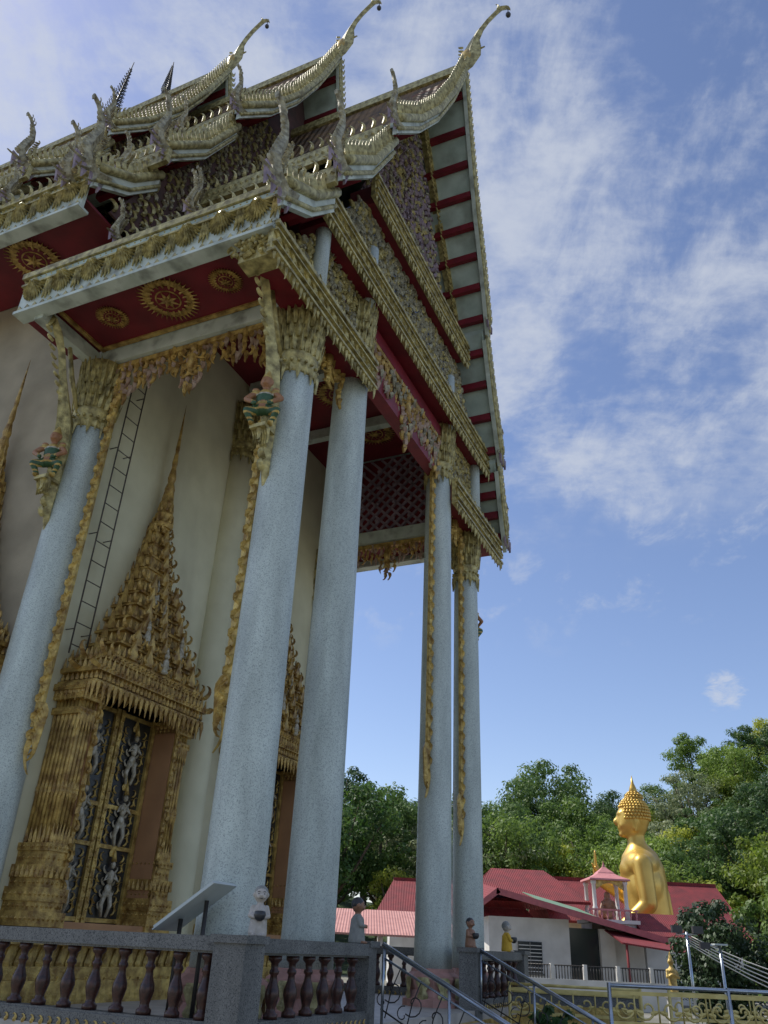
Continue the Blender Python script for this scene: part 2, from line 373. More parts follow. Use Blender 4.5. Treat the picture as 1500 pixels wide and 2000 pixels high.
def medallion(mb,c,r):
    c=V3(c)
    mb.lathe(c,[(r*.98,-.01),(r*.98,0.0)],32,False);mb.mi=1
    mb.lathe(c,[(r*.70,-.025),(r*.70,-.011)],24,False);mb.mi=0
    mb.lathe(c,[(r*.5,-.035),(r*.5,-.026)],24,False);mb.mi=1
    mb.lathe(c,[(r*.44,-.045),(r*.44,-.036)],24,False);mb.mi=0
    for i in range(36):
        a=2*pi*i/36;o=V3((cos(a),sin(a),0));tg=V3((-sin(a),cos(a),0));mb.flame(c+o*r*.92-Z*.02,tg,o,r*.28,r*.045,0,.02,3)
    for i in range(18):
        a=2*pi*i/18;o=V3((cos(a),sin(a),0));tg=V3((-sin(a),cos(a),0));mb.flame(c+o*r*.62-Z*.03,tg,o,r*.28,r*.06,.5,.02,3)
    for i in range(8):
        a=2*pi*i/8;o=V3((cos(a),sin(a),0));tg=V3((-sin(a),cos(a),0));mb.flame(c+o*r*.1-Z*.055,tg,o,r*.34,r*.09,0,.03,3)
    mb.ell(c-Z*.05,r*.12,8,6)
for (t,w,h,r) in ((-.83,2.15,9.43,.44),(-.83,1.0,9.43,.24),(-.83,3.35,9.43,.24),(C-1.1,2.1,11.62,.5),(6.9,2.0,11.62,.45),(.95,2.1,11.62,.45),(5.1,2.1,11.62,.5),(-.8,6.0,11.84,.5),(-.8,8.2,11.84,.5),(9.05,2.1,9.43,.45)):
    mm=HB();medallion(mm,(t,w,h),r);mm.obj('ceiling_medallion',['goldd','redc'])
# ---------------------------------------------------------------- hanging lambrequins + garlands
def lambrequin(mb,A,U_,L,N,pend=.9,dep=.3,mats=(0,)):
    A=V3(A);n=int(L/.12)
    for i in range(n):
        q=(i+.5)/n;x=abs(2*q-1)
        d=dep+.6*x**4+(pend-dep)*max(0,1-x*6)+ .18*abs(sin(q*pi*6))
        p=A+U_*(q*L)
        k=max(2,int(d/.11))
        for j in range(k):
            s=1 if q>.5 else -1;mb.mi=random.choice(mats)
            mb.flame(p-Z*(d*j/k)+N*.05*U(-1,1),U_*s,-Z,.22,.055,U(-1.6,1.6),.06,5)
    mb.mi=0;mb.obox(A+U_*L/2-Z*.05,U_*L/2,N*.05,Z*.05)
    c=A+U_*L/2
    mb.ell(c-Z*pend*.35+N*.03,(.09,.09,.2),8,6);mb.ell(c-Z*pend*.12+N*.05,(.07,.07,.09),8,6)
    for s in(-1,1):
        for k in range(3): mb.flame(c-Z*(.15+.22*k)+N*.05,U_*s,(U_*s*.5-Z*.8).normalized(),.42-.08*k,.06,1.4,.05,6)
def garland(mb,p,U_,N,z0,z1):
    p=V3(p);mb.obox(V3((p.x,p.y,(z0+z1)/2+.3)),U_*.06,N*.03,Z*((z1-z0)/2-.3))
    z=z1;i=0
    while z>z0+.5:
        mb.flame(V3((p.x,p.y,z))+N*.03,U_,-Z,.24,.06,2.0*(-1)**i,.05,4);z-=.13;i+=1
    for k in range(7):
        mb.flame(V3((p.x,p.y,z0+.95-.08*k)),U_,(U_*(.55-.06*k)-Z).normalized(),.45,.07,-1.3,.05,5)
    mb.flame(V3((p.x,p.y,z0+.5)),U_,-Z,.6,.08,.7,.05,6)
lm=HB();lambrequin(lm,(-.02,.35,9.08),Y,3.45,-X,1.15,.4,(0,0,1));lm.obj('hanging_lambrequin',['goldd','valance'])
lm=HB();lambrequin(lm,(8.2,.35,9.08),Y,3.45,-X,1.05,.35,(0,1));lm.obj('hanging_lambrequin',['goldd','valance'])
lm=HB();lambrequin(lm,(2.2,-.1,10.42),X,3.8,-Y,1.5,.6,(0,1,2));lm.obj('hanging_lambrequin',['goldd','valance','silver'])
lm=HB();lambrequin(lm,(.35,0,9.05),X,1.15,-Y,.6,.3);lm.obj('hanging_lambrequin',['gold'])
lm=HB();lambrequin(lm,(6.7,0,9.05),X,1.2,-Y,.6,.3);lm.obj('hanging_lambrequin',['gold'])
for (p,u,n_,z0,z1) in (((0,.46,0),Y,-X,2.1,9.0),((0,3.68,0),-Y,-X,1.95,9.0),((2.27,0,0),X,-Y,2.5,10.2),((5.93,0,0),-X,-Y,2.5,10.2),((7.83,0,0),-X,-Y,1.9,9.0),((8.21,.46,0),Y,-X,2.1,9.0)):
    g=HB();garland(g,p,u,n_,z0,z1);g.obj('column_garland',['gold'])
# ---------------------------------------------------------------- pediments and bands
gb=HB();band(gb,(-1.62,-.42,8.78),X,3.56,.62,-Y,.24);gb.obj('lower_gable_band',['goldc'])
gb=HB();band(gb,(6.28,-.42,8.78),X,3.5,.62,-Y,.24);gb.obj('lower_gable_band',['goldc'])
gb=HB();gb.box(-1.55,-1.25,-.40,.2,8.8,9.4);carve(gb,[(-.4,8.85),(.25,8.85),(.25,9.4),(-.4,9.4)],(-1.56,0,0),Y,Z,-X,.12,.2,0,(0,));gb.obj('band_end',['goldc'])
gb=HB();band(gb,(-.42,-.48,10.82),X,9.05,.64,-Y,.24);gb.obj('middle_gable_band',['goldc'])
gb=HB();band(gb,(1.25,-.52,13.1),X,5.7,.62,-Y,.24);gb.obj('upper_gable_band',['goldc'])
def pediment(poly,w,carv=.2,base='blue',mats=(1,2),size=.3):
    tb=HB();tb.prism(poly,(0,w,0),X,Z,.05)
    carve(tb,poly,(0,w-.06,0),X,Z,-Y,carv,size,C,mats)
    tb.obj('pediment',[base,'goldc','silver','purple'])
pediment([(-1.4,9.42),(1.86,9.42),(1.86,10.9),(.1,10.9),(-.6,10.1)],-.06,.12,'dim',(1,2,1),.24)
pediment([(6.34,9.42),(9.6,9.42),(8.8,10.1),(8.1,10.9),(6.34,10.9)],-.06,.12,'dim',(1,2,1),.24)
pediment([(.15,11.44),(8.05,11.44),(6.9,13.1),(1.3,13.1)],-.16,.135,'blue',(1,2,2),.27)
pediment([(1.5,13.7),(6.7,13.7),(6.3,14.8),(5.2,17.2),(C,19.8),(3.0,17.2),(1.9,14.8)],.0,.17,'dim',(3,2,3,1),.25)  # purple-grey carving; dim base and darker mix paint in the gable top's shadow
for s in(-1,1):
    rk=HB()
    for (a,b) in(((3.0,14.2),(1.6,16.8)),((1.6,16.8),(.15,19.6))):
        p=V3((C+s*a[0],-.20,a[1]));q=V3((C+s*b[0],-.20,b[1]));d=(q-p);L=d.length;d.normalize();nn=V3((-s*abs(d.z),0,-abs(d.x)));nn=(nn-d*nn.dot(d)).normalized()
        rk.beam(p,q,.1,.22,Y)
        k=0
        while k<L:
            rk.flame(p+d*k-Y*.06,d,nn,.26,.05,1.0,.04,5);k+=.13
    rk.obj('raking_band',['goldc'])
# ---------------------------------------------------------------- roofs
def smooth_pts(pts,n=5):
    out=[]
    for i in range(len(pts)-1):
        for k in range(n):
            q=k/n;out.append(tuple(pts[i][j]*(1-q)+pts[i+1][j]*q for j in range(3)))
    out.append(pts[-1]);return out
def hanghong(E_,s,sc=1,th=.10):
    mb=HB()
    Uo=X*s;E_=V3(E_);N=Uo.cross(Z)
    def P(a,b): return E_+Uo*a*sc+Z*b*sc
    mb.mi=0
    mb.blade([P(-.3,.05),P(.0,-.12),P(.24,-.04),P(.36,.2),P(.30,.50),P(.20,.82),P(.24,1.12),P(.42,1.38),P(.58,1.46),P(.56,1.36)],[x*sc for x in(.09,.11,.14,.14,.12,.10,.08,.06,.035,.01)],N,th*sc)
    for k in range(12):
        b=.0+.105*k;a=.46-.03*k+(.0 if k<9 else .06*(k-8))
        mb.flame(P(a-.06,b),Uo,(Uo*.9+Z*.5).normalized(),.24*sc,.04*sc,-2.0,.04,5)
        if k<9: mb.flame(P(.24-.02*k,b),-Uo,(-Uo*.6+Z*.8).normalized(),.26*sc,.04*sc,-1.5,.04,5)
    for k in range(3): mb.flame(P(.34+.07*k,1.25+.06*k),-Uo,(-Uo*.4+Z).normalized(),.26*sc,.035*sc,-1.0,.03,4)
    mb.mi=1
    for k in range(4):
        a=-.25+.2*k;mb.prism([(0,0),(.2*sc,.02),(.13*sc,-.42*sc)],P(a,-.08),Uo,Z,.05)
    mb.mi=0
    for k in range(3): mb.flame(P(.34-.14*k,-.1-.03*k),Uo,(Uo*(1-.4*k)-Z*(.35+.3*k)).normalized(),.42*sc,.07*sc,1.5,.05,6)
    mb.obj('naga_finial',['silver','purple'])
def chofa(apex):
    c=MB();N=X
    def P(a,b): return V3((0,-a,b))
    pts=[P(-.55,-.55),P(-.2,-.15),P(.05,.1),P(.22,.4),P(.28,.75),P(.34,1.05),P(.5,1.4),P(.72,1.7),P(.95,1.92),P(1.12,2.05),P(1.28,1.98),P(1.36,1.86)]
    c.blade(pts,[.12,.2,.28,.3,.24,.15,.11,.09,.085,.09,.07,.012],N,.13)
    c.mi=1;c.ell(P(.12,.42),(.15,.22,.3),10,8)
    c.mi=0
    c.flame(P(1.0,2.1),Y*-1,Z,.28,.05,-1.2,.03,4)
    for k in range(5): c.flame(P(.0+.0*k,.3+.16*k),Y,(Y+Z*.7).normalized(),.2,.05,-1.2,.04,4)
    c.flame(P(.35,.55),-Y,(-Y+Z*.3).normalized(),.3,.07,1.5,.05,5)
    c.mi=2;c.ell(P(1.30,1.62),(.075,.075,.085),8,6);c.tube([P(1.3,1.95),P(1.3,1.65)],.012,5)
    c.obj('roof_finial',['goldp','gold','dark'],temple,apex)
def roof(fn,w_end,extra=0):
    tiersx=[[(0,20.7,1.42),(.7,18.75,1.32),(1.4,17.2,1.22),(2.2,15.85,1.12),(3.2,14.6,1.05)],
            [(2.9,14.35,.85),(3.7,12.8,.85),(4.75,11.55,.85)],
            [(4.35,11.35,.5),(5.0,10.55,.5),(5.78,9.98,.5)]]
    tiersf=[[(0,20.7,1.42),(.7,18.75,1.32),(1.4,17.2,1.22),(2.2,15.85,1.12),(3.0,14.4,1.0)],
            [(2.95,14.3,.92),(3.7,12.8,.85),(4.6,11.3,.78)],
            [(4.5,11.25,.70),(5.0,10.45,.62),(5.78,9.55,.5)]]
    rf=HB()
    for ti in range(3):
        for s in(-1,1):
            pts=smooth_pts([fn(*p) for p in (tiersx if s<0 else tiersf)[ti]],4)
            n=len(pts);vs=[];bg=HB()
            for (x,h,a) in pts: vs+=[V3((C+s*x,-a,h)),V3((C+s*x,w_end,h)),V3((C+s*x,-a,h-.14)),V3((C+s*x,w_end,h-.14))]
            rf.mi=0;rf.add(vs,[(4*i,4*i+1,4*i+5,4*i+4) for i in range(n-1)])
            rf.mi=1;rf.add(vs,[(4*i+2,4*i+6,4*i+7,4*i+3) for i in range(n-1)]+[(0,2,3,1),(4*n-4,4*n-3,4*n-1,4*n-2)])
            vv=[];
            for i,(x,h,a) in enumerate(pts):
                vv+=[V3((C+s*x,-a-.06,h+.1)),V3((C+s*x,-a-.06,h-.38)),V3((C+s*x,-a+.04,h+.1)),V3((C+s*x,-a+.04,h-.38))]
            bg.mi=0;bg.add(vv,[(4*i,4*i+4,4*i+5,4*i+1) for i in range(n-1)]+[(4*i+2,4*i+3,4*i+7,4*i+6) for i in range(n-1)]+[(4*i+1,4*i+5,4*i+7,4*i+3) for i in range(n-1)]+[(4*i,4*i+2,4*i+6,4*i+4) for i in range(n-1)]+[(4*n-4,4*n-2,4*n-1,4*n-3)])
            bg.mi=1
            line=[V3((C+s*x,-a-.08,h+.1)) for (x,h,a) in pts];bg.tube(line,.09 if s<0 else .06,8)
            line2=[p-Z*.34 for p in line];bg.tube(line2,.04,6)
            L=0;acc=.15
            for i in range(n-1):
                a_=line[i];b_=line[i+1];seg=(b_-a_).length;d=(b_-a_).normalized()
                while acc<L+seg:
                    q=(acc-L);p=a_+d*q;up=(-d);nrm=V3((s,0,0));nr=(nrm-d*nrm.dot(d)).normalized()
                    VV=(nr*.95+up*.45).normalized();UU=(up-VV*up.dot(VV)).normalized()
                    bg.flame(p+nr*.04,UU,VV,.45 if s<0 else .34,.085,1.1,.05 if s<0 else .035,5,a0=-.5);acc+=.19
                L+=seg
            bg.obj('bargeboard',['cream','goldp'])
            x,h,a=pts[-1];hanghong((C+s*x-(.12 if s>0 else 0),-a-.06,h+.05),s,(.72,.86,.98)[ti]*(1 if s<0 else .72),.09 if s<0 else .05)
            k=1
            while k<n:
                x,h,a=pts[k];pu=HB();pu.box(C+s*x-.06,C+s*x+.06,-a+.06,-a+(1.35 if ti==0 else .9 if ti==1 else .5),h-.34,h-.15);pu.obj('purlin',['red']);k+=2
    rf.obj('roof',['tile','soffit'])
    x,h,a=fn(0,20.7,1.42);chofa((C,-a,h+E+.1))
    rd=HB();rd.box(C-.1,C+.1,-a,w_end,h-.05,h+.22);rd.obj('ridge',['goldp'])
f1=lambda x,h,a:(x,h,a)
f2=lambda x,h,a:(x,11.65+(h-9.3)*1.066,-2.6+(a-1.42)*1.3)
f3=lambda x,h,a:(x,13.1+(h-9.3)*1.105,-6.9+(a-1.42)*1.3)
roof(f1,4.6);roof(f2,9.5);roof(f3,26)
for (x,h,w,sc) in((5.75,12.4,4.3,.8),(5.0,13.3,3.9,.6),(4.75,13.9,5.8,.75),(3.2,17.2,4.6,.65),(4.75,15.4,9.2,.8),(5.8,13.9,8.3,.8),(5.3,10.9,1.6,.5),(5.3,10.9,3.2,.5),(4.6,12.0,2.2,.55),(5.9,12.3,6.6,.6),(4.9,14.2,7.4,.6)):
    hanghong((C-x,w,h),-1,sc)
for (x,h,w0,w1) in((4.78,11.6,-.6,4.4),(3.22,14.7,-.8,4.4),(4.78,14.1,3.6,9),(3.22,17.4,3.4,9),(4.78,15.7,8,16),(5.82,12.45,4.2,13)):
    cr=HB();n=int((w1-w0)/.24)
    for i in range(n): cr.flame((C-x,w0+.24*i,h-.05),-Y,(Z*.9-X*.3).normalized(),.32,.06,-1.3,.04,5)
    cr.obj('roof_crest',['goldp'])
em=HB();em.box(C-5.52,C-5.42,-.3,4.6,10.2,10.42);em.mi=1;em.box(C-5.57,C-5.40,-.3,4.6,10.42,10.50);beads(em,(C-5.52,-.3,10.31),Y,4.9,-X,.06,.13);em.obj('eave_moulding',['cream','goldp'])
for f,w in((f2,3.9),(f3,8.2)):
    poly=[(C+x,f(x,h,1)[1]-.3) for x,h in [(0,20.7),(1.4,17.2),(2.8,14.9),(3.9,12.5)]]
    poly2=[(C-(p[0]-C),p[1]) for p in poly[::-1]]
    pp=poly+[(C+5.2,f(5,9.6,1)[1])]+[(C-5.2,f(5,9.6,1)[1])]+poly2[:-1]
    fg=HB();fg.prism(pp,(0,w,0),X,Z,.05)
    nearp=[(C-5.2,f(5,9.6,1)[1]),(C-3.9,f(0,12.5,1)[1]-.3),(C-2.8,f(0,14.9,1)[1]-.3),(C-1.4,f(0,17.2,1)[1]-.3),(C-.5,f(0,17.2,1)[1]-.3),(C-.5,f(5,9.6,1)[1])]
    carve(fg,nearp,(0,w-.06,0),X,Z,-Y,.21,.28,C,(1,2))
    fg.obj('gable_wall',['dim','silver','goldp'])
def fascia(t,s,w0,w1,h0):
    b=HB();g=HB();N=X*s
    b.box(min(t,t-s*.07),max(t,t-s*.07),w0,w1,h0,h0+.80)
    b.box(min(t+s*.06,t-s*.2),max(t+s*.06,t-s*.2),w0,w1,h0-.06,h0-.002)
    L=w1-w0
    n=int(L/.17)
    g.obox(V3((t+s*.04,(w0+w1)/2,h0+.77)),X*.06,Y*L/2,Z*.06);g.obox(V3((t+s*.03,(w0+w1)/2,h0+.58)),X*.04,Y*L/2,Z*.02)
    beads(g,(t+s*.02,w0,h0+.66),Y,L,N,.06,.12)
    m=max(2,int(L/.62));sp=L/m
    for i in range(m):
        c=V3((t+s*.03,w0+(i+.5)*sp,h0+.58))
        for ring,(rr,nn) in enumerate(((.34,13),(.25,10),(.17,8),(.1,5))):
            for k in range(nn):
                a=-pi/2+ (k-(nn-1)/2)*(pi*.90/nn);d=Y*cos(a)*.75+Z*sin(a)
                g.flame(c+d*rr*.45+N*.025*ring,N.cross(d),d,rr*.72,.036,0,.05,3)
        g.ell(c+N*.05,(.05,.07,.07),8,5)
        e=V3((t+s*.03,w0+i*sp,h0+.56))
        for k in range(3):
            for q in(-1,0,1): g.flame(e-Z*.1*k+Y*.04*q,Y,(-Z+Y*q*.2).normalized(),.24-.03*abs(q),.03,0,.04,4)
    for i in range(n):
        g.prism([(-.07,0),(.07,0),(0,.12)],V3((t+s*.005,w0+(i+.5)*L/n,h0+.0)),Y*(1 if s>0 else -1),Z,.03)
    b.obj('eave_fascia',['cream']);g.obj('eave_ornament',['goldc'])
fascia(C-5.72,-1,-.42,4.75,9.28);fascia(C+5.72,1,-.42,4.75,9.28)
fascia(C-5.75,-1,3.95,14,11.62);fascia(C+5.75,1,3.95,14,11.62)
for f,w0,w1 in((f1,-.8,4.6),(f2,3.2,9),(f3,7.5,22)):
    for (x,h,a) in((3.2,14.6,1),(4.75,11.55,1)):
        xx,hh_,aa=f(x,h,a)
        for s in(-1,1):
            if s>0: xx-=.12
            eb=HB();eb.box(C+s*xx-.05,C+s*xx+.05,w0,w1,hh_-.42,hh_-.02);beads(eb,(C+s*(xx+.05),w0,hh_-.2),Y,w1-w0,X*s,.05,.14);eb.obj('upper_eave',['goldp'])
for (w,hh_,sc,a0) in((12.1,25.75,1.0,.25),(9.6,25.75,.62,0)):
    r=MB();r.tube([(0,0,-.2),(a0*0,-.1*sc,1.2*sc),(0,-.5*sc*a0*3,3.4*sc)],[.05,.04,.015],6)
    for k in range(16):
        z=.25*sc+k*.18*sc;ww=(1.15-.062*k)*sc
        for s in(-1,1):
            for D in(Y,X):
                r.flame(V3((0,-.028*k*a0*3,z)),D*s,(D*s*.8+Z*.6).normalized(),ww*.6,.028,-1.8,.02,6)
                r.flame(V3((0,-.028*k*a0*3,z)),D*s,(D*s*.8+Z*.1).normalized(),ww*.35,.022,-2.2,.02,6)
    r.obj('ridge_finial',['black'],temple,(C,w,hh_+E))
# ---------------------------------------------------------------- eave brackets with guardian figures
def guardian(parent,loc,rz):
    b=MB()
    b.ell((0,0,.42),(.13,.10,.17));b.ell((0,0,.27),(.14,.12,.09))
    b.cap((0,0,.56),(0,0,.62),.05,.05);b.ell((0,-.02,.69),(.085,.09,.10))
    b.ell((0,-.10,.675),(.02,.035,.02));b.ell((0,-.085,.64),(.045,.03,.015))
    b.tube([(0,0,.75),(0,0,.83),(0,0,1.02)],[.085,.055,.012],10)
    for s in(-1,1):
        b.cap((s*.14,0,.53),(s*.26,-.06,.40),.05,.04);b.cap((s*.26,-.06,.40),(s*.12,-.13,.30),.04,.03);b.ell((s*.11,-.14,.29),.035)
        b.cap((s*.08,0,.25),(s*.22,-.09,.20),.075,.055);b.cap((s*.22,-.09,.20),(s*.13,-.02,.03),.055,.035);b.ell((s*.14,-.06,.015),(.04,.08,.025))
        b.ell((s*.088,0,.70),(.015,.02,.04))
        b.ell((s*.15,0,.57),(.06,.05,.03))
    def mf(c):
        if c.z>.745: return 2
        if c.z<.05: return 2
        if .50<c.z<.56: return 2
        if c.z<.30 and (abs(c.x)>.05 or c.z<.25): return 1 if int(c.z*40)%3 else 2
        if .30<=c.z<.35 and abs(c.x)<.16: return 2
        if .36<c.z<.54 and abs(c.x)<.13: return 3 if c.z>.47 else 1
        return 0
    o=solid(b,'guardian_figure',['skino','teal','gold','whiteor'],.012,parent,mf,2,loc,rz)
    o.scale=(1.0,1.0,1.12);return o
def bracket(t,s,w):
    k=HB();Uo=X*s;N=Uo.cross(Z)
    def P(a,h): return V3((t,w,0))+Uo*a+Z*h
    k.blade([P(.30,5.65),P(.36,6.0),P(.38,6.5),P(.40,7.1),P(.48,7.6),P(.64,8.0),P(.80,8.4),P(.95,8.8),P(1.14,9.1),P(1.30,9.25),P(1.36,9.05)],[.015,.10,.17,.22,.20,.13,.09,.085,.11,.10,.02],N,.13)
    for q in range(9):
        k.flame(P(.42+.01*q,5.85+.18*q),Uo,(Uo*.5+Z).normalized(),.24,.05,-1.5,.06,5)
        k.flame(P(.30+.03*q,5.9+.22*q),-Uo,(-Uo*.2+Z).normalized(),.24,.055,-1.0,.06,5)
    for q in range(10):
        k.flame(P(.54+.08*q,7.75+.14*q),Uo,(Uo*.9+Z*.4).normalized(),.2,.04,-1.6,.04,4)
    k.box(t+s*.54-.14,t+s*.54+.14,w-.13,w+.13,6.42,6.48)
    for q in range(7):
        k.flame(P(.34+.05*q,6.45),Uo,(Uo*(.1-.05*q)-Z).normalized(),.34-.02*q,.045,.6,.05,5)
        k.flame(V3((t+s*.6,w-.12+.04*q,6.45)),Y,(-Uo*.25-Z).normalized(),.26,.035,.4,.04,4)
    k.tube([P(.30,7.95),P(.62,8.5),P(.82,9.0)],[.03,.05,.04],6)
    o=k.obj('eave_bracket',['goldc'])
    guardian(o,(t+s*.58,w-.0,6.48),(-pi/2 if s<0 else pi/2)+(.35 if s<0 else 0))
bracket(0,-1,.08);bracket(0,-1,4.2);bracket(8.21,1,.08)
# ---------------------------------------------------------------- doors
def spire_frame(parent,loc,rz,name,figs=True):
    g=MB()
    for s in(-1,1):
        cx=s*1.16
        for (z0,z1,hw,dp) in((.87,1.05,.30,.64),(1.05,1.17,.25,.60),(1.17,1.34,.28,.63),(1.34,1.46,.22,.57),(1.46,1.62,.25,.60),(1.62,1.80,.19,.55),(1.80,1.9,.22,.58),(3.70,3.80,.20,.56),(3.92,4.02,.23,.60),(4.05,4.15,.27,.64)):
            g.box(cx-hw,cx+hw,-dp,0,z0,z1)
            beads(g,(cx-hw,-dp,(z0+z1)/2),X,2*hw,-Y,.03,.08);beads(g,(cx-hw,-dp,(z0+z1)/2),Y,dp,-X,.03,.08)
        g.box(cx-.12,cx+.12,-.50,0,1.9,4.1)
        for i in range(4):
            x=cx-.11+.073*i;g.tube([(x,-.515,1.9),(x,-.515,4.0)],.031,8)
        for i in range(7):
            for q in(-1,1): g.tube([(cx+q*.13,-.04-.073*i,1.9),(cx+q*.13,-.04-.073*i,4.0)],.031,8)
        for (z,dp,hh,hw,sg) in((1.46,.62,.15,.25,1),(1.9,.56,.26,.15,1),(2.62,.54,.12,.15,1),(2.62,.54,.12,.15,-1),(3.7,.56,.24,.15,-1),(4.0,.61,.16,.23,1)):
            leafrow(g,(cx-hw,-dp,z),X,2*hw,Z*sg,hh,.045,5,-Y,.025)
            leafrow(g,(cx-hw-.0,-dp,z),Y,dp,Z*sg,hh,.045,7,-X,.025)
        g.box(min(s*.94,s*1.0),max(s*.94,s*1.0),-.58,-.54,1.0,4.3)
        for k in range(16): g.flame((s*.98,-.60,1.1+.2*k),X,Z,.22,.045,1.8*(-1)**k,.03,4)
    g.box(-1.0,1.0,-.55,0,4.2,4.3)
    for i in range(13):
        x=-.9+1.8*i/12;g.flame((x,-.60,4.25),X,-Z,.2+.22*(abs(i-6)/6)**2,.07,.6*(1 if i>6 else -1),.04,4)
    for (z0,z1,hw,dp) in((4.12,4.20,1.38,.76),(4.20,4.34,1.28,.70),(4.34,4.41,1.38,.80),(4.41,4.56,1.24,.72),(4.56,4.62,1.28,.76)):
        g.box(-hw,hw,-dp,0,z0,z1)
        beads(g,(-hw,-dp,(z0+z1)/2),X,2*hw,-Y,.03,.09)
    for (z,hw,dp,hh,sg,n) in((4.16,1.38,.78,.26,-1,22),(4.22,1.34,.76,.12,1,28),(4.40,1.36,.80,.17,1,26),(4.60,1.26,.76,.16,1,24)):
        leafrow(g,(-hw,-dp,z),X,2*hw,Z*sg,hh,.05,n,-Y,.03);leafrow(g,(-hw,-dp,z),Y,dp,Z*sg,hh,.05,8,-X,.03);leafrow(g,(hw,-dp,z),Y,dp,Z*sg,hh,.05,8,X,.03)
    for s in(-1,1):
        for dy in(0,.4):
            g.flame((s*1.36,-.76+dy,4.40),X*s,(X*s+Z*.4).normalized(),.38,.06,-1.8,.05,6);g.flame((s*1.28,-.76+dy,4.6),X*s,(X*s*.6+Z).normalized(),.4,.055,-1.5,.05,6)
    NT=11
    for k in range(NT):
        q=k/NT;z=4.62+.27*k;hw=.98*(1-q)**1.5+.15;dp=.58*(1-q)+.20
        g.box(-hw*.78,hw*.78,-dp*.82,0,z,z+.28);g.box(-hw,hw,-dp,0,z+.01,z+.05);g.box(-hw*.9,hw*.9,-dp*.92,0,z+.07,z+.10)
        n=max(4,int(hw*2/.14))
        leafrow(g,(-hw,-dp,z+.05),X,2*hw,Z,.15,.042,n,-Y,.03);leafrow(g,(-hw,-dp,z+.05),Y,dp,Z,.15,.042,5,-X,.03);leafrow(g,(hw,-dp,z+.05),Y,dp,Z,.15,.042,5,X,.03)
        m=5 if hw>.9 else 3 if hw>.5 else 1
        for j in range(m):
            x=(j-(m-1)/2)*(1.7*hw/m)
            g.prism([(-.10,0),(.10,0),(.08,.12),(.03,.22),(0,.36),(-.03,.22),(-.08,.12)],(x,-dp-.01,z+.05),X,Z,.06)
            for s in(-1,1): g.flame((x+s*.09,-dp-.08,z+.08),X*s,(Z+X*s*.3).normalized(),.18,.028,-1.6,.03,4)
        for s in(-1,1):
            g.flame((s*hw,-dp,z+.04),X*s,(Z+X*s*.5).normalized(),.25,.04,-1.6,.04,5)
            g.prism([(-.09,0),(.09,0),(.03,.18),(0,.30),(-.03,.18)],(s*(hw+.01)-(.03 if s>0 else -.03),-dp*.5,z+.05),Y*s,Z,.05)
    zz=4.62+.27*NT
    g.lathe((0,-.2,zz-.1),[(.17,0),(.20,.08),(.13,.16),(.17,.28),(.10,.42),(.13,.52),(.08,.75),(.10,.85),(.06,1.0),(.08,1.1),(.042,1.35),(.055,1.45),(.033,1.7),(.042,1.78),(.024,2.1),(.028,2.15),(.01,2.6),(.002,2.85)],12,False)
    for k in range(3):
        for i in range(8):
            a=2*pi*i/8;o=V3((cos(a),sin(a),0));g.flame(V3((0,-.2,zz+.0+.25*k))+o*(.16-.04*k),V3((-sin(a),cos(a),0)),Z,.2,.045,0,.03,4)
    o=g.obj(name,['goldd'],parent,loc,rz)
    if figs:
        for (x,z,d) in((0,4.8,.86),(-.45,5.15,.76),(.45,5.15,.76),(0,5.6,.64),(-.18,6.0,.54)):
            w=MB()
            w.ell((x,-d,z+.16),(.045,.045,.055),8,6);w.ell((x,-d,z),(.065,.05,.13),8,6);w.tube([(x,-d,z+.2),(x,-d,z+.32)],[.04,.005],6)
            for s in(-1,1): w.flame((x+s*.05,-d,z-.02),X*s,(X*s+Z*.3).normalized(),.15,.025,-1.2,.03,4)
            w.ell((x,-d+.02,z-.1),(.10,.06,.04),8,5)
            w.obj('deity_relief',['whiteor'],o)
    return o
